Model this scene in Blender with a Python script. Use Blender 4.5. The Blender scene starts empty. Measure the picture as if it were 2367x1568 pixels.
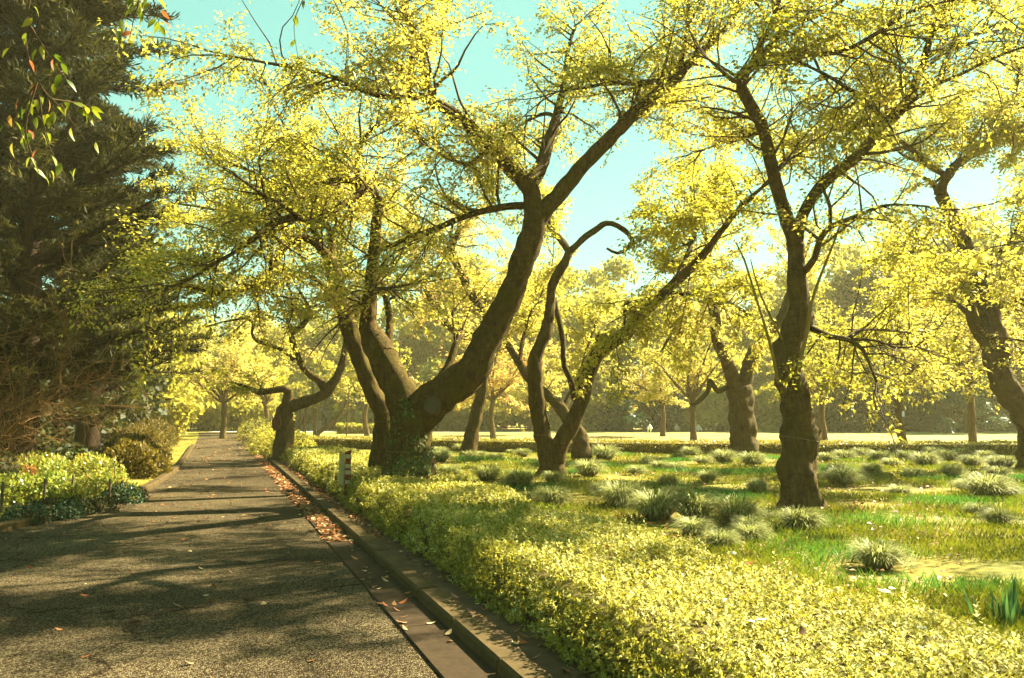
import bpy, bmesh, math, random
import numpy as np
from mathutils import Vector, Quaternion, noise as mnoise

R = math.radians
rng = np.random.default_rng(7)
random.seed(7)
sc = bpy.context.scene
COL = sc.collection

# ------------------------------------------------------------------ camera, sky, sun, exposure
PITCH = R(5.494)
EYE = 1.6
cam_d = bpy.data.cameras.new('camera')
cam_d.lens = 28.0; cam_d.sensor_width = 36.0
cam_d.clip_start = 0.05; cam_d.clip_end = 3000
cam = bpy.data.objects.new('camera', cam_d)
cam.location = (0, 0, EYE); cam.rotation_euler = (R(90) + PITCH, 0, 0)
COL.objects.link(cam); sc.camera = cam

SUN_AZ, SUN_EL = R(58), R(39)
S = Vector((math.sin(SUN_AZ) * math.cos(SUN_EL), math.cos(SUN_AZ) * math.cos(SUN_EL), math.sin(SUN_EL)))
world = bpy.data.worlds.new('World'); sc.world = world; world.use_nodes = True
wn, wl = world.node_tree.nodes, world.node_tree.links
sky = wn.new('ShaderNodeTexSky'); sky.sky_type = 'NISHITA'; sky.sun_disc = False
sky.sun_elevation = SUN_EL; sky.sun_rotation = SUN_AZ
sky.air_density = 1.0; sky.dust_density = 0.35; sky.ozone_density = 1.0
wmix = wn.new('ShaderNodeMix'); wmix.data_type = 'RGBA'; wmix.blend_type = 'MULTIPLY'
wmix.inputs[0].default_value = 1.0
wmix.inputs[7].default_value = (1.10, 1.32, 0.66, 1)
wl.new(sky.outputs[0], wmix.inputs[6])
bg = wn['Background']; bg.inputs[1].default_value = 0.0425
wflat = wn.new('ShaderNodeMix'); wflat.data_type = 'RGBA'; wflat.inputs[0].default_value = 0.72   # an even pale turquoise haze over the sky's own gradient
wflat.inputs[7].default_value = (0.80, 2.42, 2.22, 1)
wl.new(wmix.outputs[2], wflat.inputs[6])
wl.new(wflat.outputs[2], bg.inputs[0])

sun_d = bpy.data.lights.new('sun', 'SUN'); sun_d.energy = 5.0; sun_d.angle = R(0.53)
sun_d.color = (1.0, 0.91, 0.64)
sun = bpy.data.objects.new('sun', sun_d); COL.objects.link(sun)
sun.rotation_euler = S.to_track_quat('Z', 'Y').to_euler(); sun.location = (20, 15, 30)

vs = sc.view_settings
vs.view_transform = 'Standard'; vs.look = 'None'; vs.gamma = 1.0; vs.use_curve_mapping = False
vs.exposure = 2.95
sc.render.engine = 'CYCLES'
cy = sc.cycles
cy.max_bounces = 7; cy.diffuse_bounces = 4; cy.glossy_bounces = 2; cy.transmission_bounces = 5
cy.transparent_max_bounces = 4; cy.volume_bounces = 0
cy.caustics_reflective = False; cy.caustics_refractive = False
cy.use_denoising = True
cy.sample_clamp_indirect = 6.0

# ------------------------------------------------------------------ helpers
FPX, CX, CYC = 1840.6, 1183.5, 784.0       # measured on the photograph at 2367 px width
cp_, sp_ = math.cos(PITCH), math.sin(PITCH)
def ray(x, y):
    u, v = (x - CX) / FPX, (CYC - y) / FPX
    return Vector((u, cp_ - v * sp_, sp_ + v * cp_))
def at(x, y, Y):
    d = ray(x, y); return Vector((0, 0, EYE)) + d * (Y / d.y)
def gnd(x, y, h=0.0):
    d = ray(x, y); return Vector((0, 0, EYE)) + d * ((h - EYE) / d.z)

def tag(o, label=None, cat=None, group=None, kind=None):
    if label: o['label'] = label
    if cat: o['category'] = cat
    if group: o['group'] = group
    if kind: o['kind'] = kind
    return o
def link(o, parent=None):
    COL.objects.link(o)
    if parent is not None: o.parent = parent
    return o
def empty(name, loc=(0, 0, 0)):
    o = bpy.data.objects.new(name, None); o.location = loc; o.empty_display_size = .2
    return link(o)
def make_mesh(name, V, F, mat, tint=None, smooth=False):
    """V (n,3) array; F list of equal-size face arrays or a list of arrays"""
    me = bpy.data.meshes.new(name)
    V = np.asarray(V, np.float32)
    Fs = F if isinstance(F, list) else [F]
    Fs = [np.asarray(f, np.int32) for f in Fs if len(f)]
    me.vertices.add(len(V)); me.vertices.foreach_set('co', V.ravel())
    nl = sum(f.size for f in Fs); nf = sum(len(f) for f in Fs)
    me.loops.add(nl); me.loops.foreach_set('vertex_index', np.concatenate([f.ravel() for f in Fs]))
    me.polygons.add(nf)
    tot = np.concatenate([np.full(len(f), f.shape[1], np.int32) for f in Fs])
    st = np.concatenate([[0], np.cumsum(tot)[:-1]]).astype(np.int32)
    me.polygons.foreach_set('loop_start', st); me.polygons.foreach_set('loop_total', tot)
    if smooth: me.polygons.foreach_set('use_smooth', np.ones(nf, bool))
    me.update(calc_edges=True); me.validate()
    if tint is not None:
        a = me.attributes.new('tint', 'FLOAT', 'POINT'); a.data.foreach_set('value', np.asarray(tint, np.float32))
    if mat is not None: me.materials.append(mat)
    return me
def put(name, me, parent=None, loc=None):
    o = bpy.data.objects.new(name, me)
    if loc is not None: o.location = loc
    return link(o, parent)
def norm(a):
    return a / np.maximum(np.linalg.norm(a, axis=-1, keepdims=True), 1e-9)

class Tubes:
    """collects tapered tubes into one vertex and face list"""
    def __init__(s): s.V, s.F, s.n = [], [], 0
    def add(s, P, Rr, sides=8, bump=0.0, cap=True, freq=3.0, seed=0, bulge=None):
        P = np.asarray(P, float); Rr = np.asarray(Rr, float); n = len(P)
        T = np.gradient(P, axis=0); T = norm(T)
        ref = np.array([0.0, 0.0, 1.0]) if abs(T[0][2]) < .9 else np.array([1.0, 0, 0])
        U = np.zeros_like(P); u = norm(np.cross(T[0], ref)); U[0] = u
        for i in range(1, n):
            u = u - T[i] * np.dot(u, T[i]); u = u / max(np.linalg.norm(u), 1e-6); U[i] = u
        W = np.cross(T, U)
        ang = np.arange(sides) * 2 * np.pi / sides
        ca, sa = np.cos(ang), np.sin(ang)
        dirs = U[:, None, :] * ca[None, :, None] + W[:, None, :] * sa[None, :, None]
        rr = np.repeat(Rr[:, None], sides, 1)
        if bump > 0:
            for i in range(n):
                for k in range(sides):
                    q = Vector(P[i] * freq + dirs[i, k] * 1.3 + seed * 7.3)
                    q2 = Vector(P[i] * freq * 3.1 + dirs[i, k] * 2.4 + seed * 3.1)
                    rr[i, k] *= 1 + bump * (mnoise.noise(q) * 1.1 + .5 * mnoise.noise(q2))
        if bulge:
            for (c, rad, amt) in bulge:
                d = np.linalg.norm(P[:, None, :] + dirs * Rr[:, None, None] - np.array(c)[None, None, :], axis=-1)
                rr += amt * np.exp(-(d / rad) ** 2)
        V = P[:, None, :] + dirs * rr[:, :, None]
        b = s.n
        s.V.append(V.reshape(-1, 3))
        i0 = (np.arange(n - 1)[:, None] * sides + np.arange(sides)[None, :])
        i1 = (np.arange(n - 1)[:, None] * sides + (np.arange(sides)[None, :] + 1) % sides)
        s.F.append((np.stack([i0, i1, i1 + sides, i0 + sides], -1).reshape(-1, 4) + b))
        s.n += n * sides
        if cap:
            for ring, flip in ((0, True), (n - 1, False)):
                s.V.append(P[ring][None, :]); ci = s.n; s.n += 1
                k = np.arange(sides); a0 = b + ring * sides + k; a1 = b + ring * sides + (k + 1) % sides
                cc = np.full(sides, ci)
                # degenerate-free quads are wanted: close with pairs of rim edges
                k2 = np.arange(0, sides - 1, 2)
                q = np.stack([cc[k2], b + ring * sides + k2, b + ring * sides + (k2 + 1) % sides, b + ring * sides + (k2 + 2) % sides], -1)
                s.F.append(q[:, ::-1] if flip else q)
    def build(s, name, mat, parent=None, smooth=True, loc=None):
        if not s.V: return None
        V = np.concatenate(s.V)
        if loc is not None: V = V - np.array(loc)
        o = put(name, make_mesh(name, V, np.concatenate(s.F), mat, smooth=smooth), parent)
        return o

def resample(P, Rr, step):
    """Catmull-Rom through points with radii"""
    P = np.asarray(P, float); Rr = np.asarray(Rr, float)
    if len(P) == 2:
        m = max(2, int(np.linalg.norm(P[1] - P[0]) / step) + 1); t = np.linspace(0, 1, m)[:, None]
        return P[0] * (1 - t) + P[1] * t, Rr[0] * (1 - t[:, 0]) + Rr[1] * t[:, 0]
    Q = np.vstack([2 * P[0] - P[1], P, 2 * P[-1] - P[-2]])
    out, ro = [], []
    for i in range(len(P) - 1):
        p0, p1, p2, p3 = Q[i], Q[i + 1], Q[i + 2], Q[i + 3]
        m = max(1, int(np.linalg.norm(p2 - p1) / step + .5))
        for t in np.arange(m) / m:
            out.append(.5 * ((2 * p1) + (p2 - p0) * t + (2 * p0 - 5 * p1 + 4 * p2 - p3) * t * t + (3 * p1 - p0 - 3 * p2 + p3) * t ** 3))
            ro.append(Rr[i] * (1 - t) + Rr[i + 1] * t)
    out.append(P[-1]); ro.append(Rr[-1])
    return np.array(out), np.array(ro)

def leaf_arrays(p, d, nrm, l, w, droop=0.12, fold=0.14):
    """rhombic folded leaves: returns verts, quads"""
    d = norm(d); s = norm(np.cross(d, nrm)); n2 = np.cross(s, d)
    l = np.broadcast_to(np.asarray(l, float), (len(p),))[:, None]; w = np.broadcast_to(np.asarray(w, float), (len(p),))[:, None]
    mid = p + d * l * .45
    tip = p + d * l - n2 * l * droop
    up = n2 * w * fold
    V = np.stack([p, mid + s * w * .5 + up, tip, mid - s * w * .5 + up], 1).reshape(-1, 3)
    F = np.arange(len(p) * 4).reshape(-1, 4)
    return V, F
def rnd_unit(n):
    return norm(rng.normal(size=(n, 3)))

# ------------------------------------------------------------------ materials
def new_mat(name):
    m = bpy.data.materials.new(name); m.use_nodes = True
    nt = m.node_tree
    return m, nt, nt.nodes, nt.links, nt.nodes['Principled BSDF']
def ramp(ns, stops):
    r = ns.new('ShaderNodeValToRGB'); e = r.color_ramp.elements
    while len(e) < len(stops): e.new(.5)
    for k, (p, c) in enumerate(stops): e[k].position = p; e[k].color = (*c, 1)
    return r
def noise_node(ns, ls, scale, detail=4, rough=.6, vec=None):
    n = ns.new('ShaderNodeTexNoise'); n.inputs['Scale'].default_value = scale
    n.inputs['Detail'].default_value = detail; n.inputs['Roughness'].default_value = rough
    if vec is not None: ls.new(vec, n.inputs['Vector'])
    return n
def mixc(ns, ls, fac, a, b, mode='MIX'):
    m = ns.new('ShaderNodeMix'); m.data_type = 'RGBA'; m.blend_type = mode
    for i, v in ((0, fac), (6, a), (7, b)):
        if isinstance(v, (int, float)): m.inputs[i].default_value = v
        elif isinstance(v, tuple): m.inputs[i].default_value = (*v, 1)
        else: ls.new(v, m.inputs[i])
    return m.outputs[2]
def leaf_mat(name, stops, trans=.45, rough=.5, spec=.3, gain=1.15):
    m, nt, ns, ls, b = new_mat(name)
    a = ns.new('ShaderNodeAttribute'); a.attribute_name = 'tint'
    oi = ns.new('ShaderNodeObjectInfo')
    ad = ns.new('ShaderNodeMath'); ad.operation = 'MULTIPLY_ADD'; ad.inputs[1].default_value = .16
    ls.new(oi.outputs['Random'], ad.inputs[0]); 
    sb = ns.new('ShaderNodeMath'); sb.operation = 'SUBTRACT'; sb.inputs[1].default_value = .08
    ls.new(a.outputs['Fac'], sb.inputs[0]); ls.new(sb.outputs[0], ad.inputs[2])
    r = ramp(ns, stops); ls.new(ad.outputs[0], r.inputs[0])
    ls.new(r.outputs[0], b.inputs['Base Color']); b.inputs['Roughness'].default_value = rough
    b.inputs['Specular IOR Level'].default_value = spec
    t = ns.new('ShaderNodeBsdfTranslucent')
    hs = ns.new('ShaderNodeHueSaturation'); hs.inputs['Value'].default_value = gain; hs.inputs['Saturation'].default_value = 1.0
    ls.new(r.outputs[0], hs.inputs['Color']); ls.new(hs.outputs[0], t.inputs['Color'])
    mx = ns.new('ShaderNodeMixShader'); mx.inputs[0].default_value = trans
    ls.new(b.outputs[0], mx.inputs[1]); ls.new(t.outputs[0], mx.inputs[2])
    ls.new(mx.outputs[0], ns['Material Output'].inputs['Surface'])
    return m
def bark_mat(name, c0, c1, moss=(.062, .050, .005), moss_amt=.75, scale=1.0):
    m, nt, ns, ls, b = new_mat(name)
    tc = ns.new('ShaderNodeTexCoord')
    def mapped(sc_):
        mp = ns.new('ShaderNodeMapping'); ls.new(tc.outputs['Object'], mp.inputs[0]); mp.inputs['Scale'].default_value = sc_; return mp.outputs[0]
    fiss = noise_node(ns, ls, 9 * scale, 7, .75, mapped((1.6, 1.6, .45)))        # upright fissures
    lent = noise_node(ns, ls, 6 * scale, 5, .7, mapped((.8, .8, 4.5)))           # level lenticel bands
    big = noise_node(ns, ls, 2.2, 4, .65, tc.outputs['Object']); fine = noise_node(ns, ls, 46 * scale, 4, .75, tc.outputs['Object'])
    mx = ns.new('ShaderNodeMath'); mx.operation = 'MULTIPLY_ADD'; mx.inputs[1].default_value = .34; ls.new(lent.outputs[0], mx.inputs[0])
    hf = ns.new('ShaderNodeMath'); hf.operation = 'MULTIPLY'; hf.inputs[1].default_value = .80; ls.new(fiss.outputs[0], hf.inputs[0]); ls.new(hf.outputs[0], mx.inputs[2])
    mid = tuple((p + q) * .42 for p, q in zip(c0, c1))
    r = ramp(ns, [(.42, c0), (.56, mid), (.74, c1)]); ls.new(mx.outputs[0], r.inputs[0])
    mr = ns.new('ShaderNodeMapRange'); mr.inputs[1].default_value = .46; mr.inputs[2].default_value = .64; mr.inputs[4].default_value = moss_amt
    ls.new(big.outputs[0], mr.inputs[0])
    c = mixc(ns, ls, mr.outputs[0], r.outputs[0], moss)
    lic = noise_node(ns, ls, 7.5, 5, .7, tc.outputs['Object']); lr_ = ns.new('ShaderNodeMapRange'); lr_.inputs[1].default_value = .60; lr_.inputs[2].default_value = .70; lr_.inputs[4].default_value = .55
    ls.new(lic.outputs[0], lr_.inputs[0]); c = mixc(ns, ls, lr_.outputs[0], c, tuple(v * 1.25 for v in c1))        # pale lichen blotches
    fr = ramp(ns, [(.3, (.55, .52, .5)), (.7, (1.5, 1.45, 1.35))]); ls.new(fine.outputs[0], fr.inputs[0])
    c = mixc(ns, ls, 1.0, c, fr.outputs[0], 'MULTIPLY')
    ls.new(c, b.inputs['Base Color']); b.inputs['Roughness'].default_value = .95; b.inputs['Specular IOR Level'].default_value = .1
    ad = ns.new('ShaderNodeMath'); ad.operation = 'MULTIPLY_ADD'; ad.inputs[1].default_value = .35
    ls.new(fine.outputs[0], ad.inputs[0]); ls.new(mx.outputs[0], ad.inputs[2])
    bp = ns.new('ShaderNodeBump'); bp.inputs['Strength'].default_value = 1.0; bp.inputs['Distance'].default_value = .045
    ls.new(ad.outputs[0], bp.inputs['Height']); ls.new(bp.outputs[0], b.inputs['Normal'])
    return m
def plain(name, col, rough=.9, var=.25, scale=12, bump=.0, spec=.1):
    m, nt, ns, ls, b = new_mat(name)
    tc = ns.new('ShaderNodeTexCoord')
    n = noise_node(ns, ls, scale, 5, .65, tc.outputs['Object'])
    r = ramp(ns, [(.25, tuple(c * (1 - var) for c in col)), (.75, tuple(min(1, c * (1 + var)) for c in col))])
    ls.new(n.outputs[0], r.inputs[0]); ls.new(r.outputs[0], b.inputs['Base Color'])
    b.inputs['Roughness'].default_value = rough; b.inputs['Specular IOR Level'].default_value = spec
    if bump:
        bp = ns.new('ShaderNodeBump'); bp.inputs['Strength'].default_value = bump; bp.inputs['Distance'].default_value = .01
        ls.new(n.outputs[0], bp.inputs['Height']); ls.new(bp.outputs[0], b.inputs['Normal'])
    return m

M = {}
CH = [(0, (.20, .19, .010)), (.3, (.34, .30, .030)), (.6, (.44, .385, .065)), (.82, (.52, .38, .10)), (1, (.52, .26, .10))]
M['cherry'] = leaf_mat('cherry_leaves', CH, .64, .6, .2)
M['cherry_gold'] = leaf_mat('golden_cherry_leaves', [(0, (.28, .25, .025)), (.4, (.42, .36, .07)), (.75, (.50, .38, .11)), (1, (.52, .30, .12))], .64, .6, .2)
M['cherry_orange'] = leaf_mat('orange_cherry_leaves', [(0, (.38, .32, .04)), (.5, (.54, .36, .10)), (1, (.56, .27, .10))], .6, .6, .2)
M['broad'] = leaf_mat('broadleaf_leaves', [(0, (.15, .145, .012)), (.5, (.28, .25, .03)), (1, (.42, .36, .07))], .6, .6, .15)
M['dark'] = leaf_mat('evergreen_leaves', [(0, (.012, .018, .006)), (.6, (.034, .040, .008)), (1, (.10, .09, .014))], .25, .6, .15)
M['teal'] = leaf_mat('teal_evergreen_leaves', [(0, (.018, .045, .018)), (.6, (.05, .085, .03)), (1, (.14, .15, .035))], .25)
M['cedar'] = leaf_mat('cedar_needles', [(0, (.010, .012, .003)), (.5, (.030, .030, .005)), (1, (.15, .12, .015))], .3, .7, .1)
M['hedge'] = leaf_mat('azalea_leaves', [(0, (.14, .125, .006)), (.4, (.30, .27, .024)), (.8, (.52, .48, .15)), (1, (.66, .63, .32))], .42, .6, .18)
M['hedge_dry'] = leaf_mat('clipped_hedge_leaves', [(0, (.12, .09, .01)), (.5, (.24, .19, .012)), (1, (.40, .36, .05))], .35, .45, .4)
M['grass'] = leaf_mat('grass_blades', [(0, (.05, .165, .022)), (.25, (.09, .14, .006)), (.6, (.15, .15, .005)), (1, (.34, .27, .04))], .4, .5, .35)
M['tuft'] = leaf_mat('sedge_blades', [(0, (.07, .085, .012)), (.45, (.18, .19, .03)), (1, (.52, .52, .24))], .4, .6, .2)
M['iris'] = leaf_mat('iris_blades', [(0, (.02, .085, .03)), (1, (.09, .18, .035))], .3, .55, .25)
M['bed'] = leaf_mat('bed_plant_leaves', [(0, (.05, .10, .012)), (.4, (.17, .20, .014)), (.8, (.36, .36, .06)), (1, (.50, .26, .03))], .35, .35, .5)
M['shrubbrown'] = leaf_mat('bronze_shrub_leaves', [(0, (.06, .042, .006)), (.6, (.15, .11, .010)), (1, (.32, .21, .025))], .35, .6, .2)
M['nearleaf'] = leaf_mat('overhanging_leaves', [(0, (.04, .07, .004)), (.55, (.16, .18, .008)), (.8, (.26, .22, .014)), (1, (.24, .07, .02))], .5, .45, .3, 1.15)
M['fallen'] = leaf_mat('fallen_leaves', [(0, (.11, .05, .014)), (.5, (.24, .11, .03)), (.8, (.30, .075, .02)), (1, (.48, .36, .17))], .12, .6, .3)
M['ivy'] = leaf_mat('ivy_leaves', [(0, (.025, .06, .012)), (.5, (.09, .11, .012)), (1, (.26, .26, .03))], .25, .55, .25)
M['bark'] = bark_mat('cherry_bark', (.007, .0035, .001), (.13, .085, .024))
M['bark_far'] = bark_mat('park_tree_bark', (.05, .032, .012), (.12, .08, .03), scale=.6)
M['cedarbark'] = bark_mat('cedar_bark', (.016, .010, .006), (.05, .03, .016), moss_amt=.1)
M['twig'] = plain('twig_bark', (.062, .040, .018), .9)
M['sucker'] = plain('young_shoot_bark', (.15, .115, .025), .7)
M['scar'] = plain('sawn_wood', (.075, .058, .034), .9, .35, 30, .6)
M['redscar'] = plain('red_sawn_wood', (.085, .03, .014), .85, .3, 20, .4)
M['cord'] = plain('tie_cord_fibre', (.26, .21, .10), .9)
M['brush'] = plain('dry_brush_twigs', (.13, .07, .025), .9)
M['postred'] = plain('red_brown_painted_wood', (.14, .035, .012), .7, .25, 40, .3)
M['postpale'] = plain('pale_board', (.30, .25, .13), .7, .12, 25, .1)
M['stake'] = plain('weathered_stake_wood', (.10, .07, .04), .9, .3, 30, .3)
M['core'] = plain('hedge_interior_twigs', (.085, .068, .014), .95, .5, 18, .5)
M['white'] = plain('white_cloth', (.75, .74, .70), .8, .06)
M['skin'] = plain('skin', (.45, .28, .19), .6, .05)
M['darkcloth'] = plain('dark_cloth', (.05, .045, .05), .85)
M['tancloth'] = plain('tan_cloth', (.42, .34, .20), .85)
M['hair'] = plain('black_hair', (.02, .015, .012), .6)
M['paint'] = plain('pale_painted_panel', (.62, .62, .58), .6, .08)
M['noticewood'] = plain('notice_board_wood', (.22, .14, .05), .8, .2, 15)
M['light_patch'] = plain('light_patch_paint', (.5, .47, .36), .6, .1, 20)  # pale colour stands in for light patches on broad leaves

def ground_mat():
    m, nt, ns, ls, b = new_mat('park_soil_and_turf')
    g = ns.new('ShaderNodeNewGeometry')
    n1 = noise_node(ns, ls, .42, 5, .6, g.outputs['Position']); n2 = noise_node(ns, ls, 7, 6, .7, g.outputs['Position'])
    n3 = noise_node(ns, ls, 60, 4, .7, g.outputs['Position'])
    base = ramp(ns, [(.38, (.11, .11, .006)), (.50, (.16, .14, .010)), (.62, (.21, .17, .035)), (.75, (.20, .13, .04))]); ls.new(n1.outputs[0], base.inputs[0])
    fine = ramp(ns, [(.3, (.55, .5, .45)), (.7, (1.3, 1.3, 1.2))]); ls.new(n2.outputs[0], fine.inputs[0])
    c = mixc(ns, ls, 1.0, base.outputs[0], fine.outputs[0], 'MULTIPLY')
    r3 = ramp(ns, [(.35, (.7, .7, .7)), (.65, (1.25, 1.22, 1.15))]); ls.new(n3.outputs[0], r3.inputs[0])
    c = mixc(ns, ls, 1.0, c, r3.outputs[0], 'MULTIPLY')
    ls.new(c, b.inputs['Base Color']); b.inputs['Roughness'].default_value = .95; b.inputs['Specular IOR Level'].default_value = .15
    bp = ns.new('ShaderNodeBump'); bp.inputs['Strength'].default_value = .8; bp.inputs['Distance'].default_value = .03
    ls.new(n2.outputs[0], bp.inputs['Height']); ls.new(bp.outputs[0], b.inputs['Normal'])
    return m
def lawn_mat():
    m, nt, ns, ls, b = new_mat('open_lawn')
    g = ns.new('ShaderNodeNewGeometry')
    mp = ns.new('ShaderNodeMapping'); mp.inputs['Scale'].default_value = (.25, 1, 1); ls.new(g.outputs['Position'], mp.inputs[0])
    n1 = noise_node(ns, ls, .16, 5, .65, mp.outputs[0]); n2 = noise_node(ns, ls, 9, 5, .7, g.outputs['Position'])
    base = ramp(ns, [(.36, (.20, .20, .04)), (.50, (.26, .22, .06)), (.60, (.26, .17, .07)), (.72, (.23, .12, .045))]); ls.new(n1.outputs[0], base.inputs[0])
    fine = ramp(ns, [(.3, (.72, .72, .7)), (.7, (1.2, 1.2, 1.15))]); ls.new(n2.outputs[0], fine.inputs[0])
    c = mixc(ns, ls, 1.0, base.outputs[0], fine.outputs[0], 'MULTIPLY')
    ls.new(c, b.inputs['Base Color']); b.inputs['Roughness'].default_value = .95; b.inputs['Specular IOR Level'].default_value = .1
    return m
def asphalt_mat():
    m, nt, ns, ls, b = new_mat('worn_asphalt')
    g = ns.new('ShaderNodeNewGeometry')
    v = ns.new('ShaderNodeTexVoronoi'); v.inputs['Scale'].default_value = 105; ls.new(g.outputs['Position'], v.inputs['Vector'])
    n1 = noise_node(ns, ls, .8, 5, .6, g.outputs['Position']); n2 = noise_node(ns, ls, 160, 3, .7, g.outputs['Position'])
    st = ramp(ns, [(0, (.004, .0022, .0016)), (.5, (.044, .030, .016)), (1, (.25, .20, .115))]); ls.new(v.outputs['Color'], st.inputs[0])
    big = ramp(ns, [(.3, (.75, .74, .7)), (.7, (1.22, 1.2, 1.1))]); ls.new(n1.outputs[0], big.inputs[0])
    c = mixc(ns, ls, 1.0, st.outputs[0], big.outputs[0], 'MULTIPLY')
    wv = ns.new('ShaderNodeVectorMath'); wv.operation = 'MULTIPLY_ADD'; nw = noise_node(ns, ls, 2.2, 4, .6, g.outputs['Position'])
    ls.new(nw.outputs['Color'], wv.inputs[0]); wv.inputs[1].default_value = (.9, .9, .9); ls.new(g.outputs['Position'], wv.inputs[2])
    vc = ns.new('ShaderNodeTexVoronoi'); vc.feature = 'DISTANCE_TO_EDGE'; vc.inputs['Scale'].default_value = .34; ls.new(wv.outputs[0], vc.inputs['Vector'])
    cr = ramp(ns, [(0, (.25, .22, .2)), (.006, (.55, .52, .5)), (.011, (1, 1, 1))]); ls.new(vc.outputs['Distance'], cr.inputs[0])     # fine cracks
    c = mixc(ns, ls, 1.0, c, cr.outputs[0], 'MULTIPLY')
    ns2 = noise_node(ns, ls, .23, 3, .5, g.outputs['Position']); sr = ramp(ns, [(.36, (.62, .6, .58)), (.5, (1, 1, 1)), (.66, (1.12, 1.1, 1.05))]); ls.new(ns2.outputs[0], sr.inputs[0])   # old stains
    c = mixc(ns, ls, 1.0, c, sr.outputs[0], 'MULTIPLY')
    ls.new(c, b.inputs['Base Color']); b.inputs['Roughness'].default_value = 1.0; b.inputs['Specular IOR Level'].default_value = .04
    ad = ns.new('ShaderNodeMath'); ad.operation = 'MULTIPLY_ADD'; ad.inputs[1].default_value = .4
    ls.new(n2.outputs[0], ad.inputs[0]); ls.new(v.outputs['Distance'], ad.inputs[2])
    bp = ns.new('ShaderNodeBump'); bp.inputs['Strength'].default_value = 1.0; bp.inputs['Distance'].default_value = .012; bp.invert = True
    ls.new(ad.outputs[0], bp.inputs['Height']); ls.new(bp.outputs[0], b.inputs['Normal'])
    return m
M['ground'] = ground_mat(); M['lawn'] = lawn_mat(); M['asphalt'] = asphalt_mat()
M['gutter'] = plain('gutter_concrete', (.028, .017, .007), .85, .35, 14, .5)
M['kerb'] = plain('kerb_stone', (.058, .038, .013), .85, .35, 16, .6)
M['soil'] = plain('leaf_mould_soil', (.085, .05, .025), .95, .5, 10, .8)
M['path'] = plain('pale_gravel_path', (.55, .50, .42), .9, .12, 4)

# ------------------------------------------------------------------ ground, road, gutter, kerbs
D2 = np.array([-.3429, .9394]); N2 = np.array([.9394, .3429]); K0 = np.array([1.98, 0.0])
def rd(s, w, z=0.0):                       # along the road, across it from the back of the kerb
    q = K0 + D2 * s + N2 * w; return np.array([q[0], q[1], z])
def sheet(name, ring, z, mat):
    V = np.array([[x, y, z] for x, y in ring]); me = bpy.data.meshes.new(name)
    me.from_pydata([tuple(v) for v in V], [], [tuple(range(len(V)))]); me.materials.append(mat)
    return tag(put(name, me), kind='structure')
def box_mesh(name, x0, x1, y0, y1, z0, z1, mat, bev=.01):
    bm = bmesh.new(); bmesh.ops.create_cube(bm, size=1)
    for v in bm.verts:
        v.co = Vector((x0 + (v.co.x + .5) * (x1 - x0), y0 + (v.co.y + .5) * (y1 - y0), z0 + (v.co.z + .5) * (z1 - z0)))
    if bev: bmesh.ops.bevel(bm, geom=bm.edges[:], offset=bev, segments=1, affect='EDGES')
    me = bpy.data.meshes.new(name); bm.to_mesh(me); bm.free(); me.materials.append(mat); return me

sheet('ground', [(-420, -120), (420, -120), (420, 520), (-420, 520)], 0.0, M['ground'])
LEFT = [(-7.6, -6), (-7.35, 0), (-7.15, 8), (-7.05, 11), (-7.0, 12.4), (-7.35, 15.5), (-8.6, 20), (-11.0, 27), (-17.0, 43), (-25, 64), (-30.5, 78)]
ring = LEFT + [tuple(rd(s, -.54)[:2]) for s in (82, 60, 30, 10, -6)]
sheet('road', ring, .004, M['asphalt'])
sheet('soil_strip', [tuple(rd(-4, -.02)[:2]), tuple(rd(34, -.02)[:2]), tuple(rd(34, .6)[:2]), tuple(rd(-4, .6)[:2])], .05, M['soil'])
lawn_ring = [tuple(rd(47, .8)[:2]), (-11.6, 41.6), (4, 34), (12, 32.6), (20, 32), (70, 31), (110, 90), (70, 118), tuple(rd(124, .8)[:2])]
sheet('lawn', lawn_ring, .004, M['lawn'])
sheet('path', [(-30, 79), (-6, 78), (12, 84), (12, 86.5), (-6, 81), (-30, 82)], .008, M['path'])

ROT = math.atan2(D2[1], D2[0])             # local x runs along the road
g = tag(empty('gutter', rd(0, 0)), kind='structure')
gm = box_mesh('gutter_slab', 0, 2.99, -.17, .17, -.05, .022, M['gutter'], .008)
for i in range(-2, 13):
    o = put('gutter_slab', gm, g); o.location = Vector(rd(i * 3.0 + .75, -.37)) - Vector(rd(0, 0)); o.rotation_euler.z = ROT
o = put('gutter_slab', box_mesh('gutter_slab_run', 0, 42, -.17, .17, -.05, .022, M['gutter'], .008), g)
o.location = Vector(rd(39.75, -.37)) - Vector(rd(0, 0)); o.rotation_euler.z = ROT
k = tag(empty('kerb', rd(0, 0)), kind='structure')
km = [box_mesh('kerb_stone', 0, 1.045, -.1 + a, .1 + a, -.05, .105 + b, M['kerb'], .022) for a, b in ((0, 0), (.004, .004), (-.003, -.003))]
for i in range(-5, 36):
    o = put('kerb_stone', km[i % 3], k); o.location = Vector(rd(i * 1.06 + .2, -.1)) - Vector(rd(0, 0)); o.rotation_euler.z = ROT + random.uniform(-.004, .004)
o = put('kerb_stone', box_mesh('kerb_stone_run', 0, 43, -.1, .1, -.05, .105, M['kerb'], .022), k)
o.location = Vector(rd(38.4, -.1)) - Vector(rd(0, 0)); o.rotation_euler.z = ROT
k2 = tag(empty('bed_kerb', (-7.2, 8, 0)), kind='structure')
LP, _ = resample([(x, y, 0) for x, y in LEFT[1:9]], np.ones(8), .05)
acc = np.concatenate([[0], np.cumsum(np.linalg.norm(np.diff(LP, axis=0), axis=1))])
lk = box_mesh('bed_kerb_stone', 0, .99, -.09, .09, -.05, .11, M['kerb'], .022)
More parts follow.
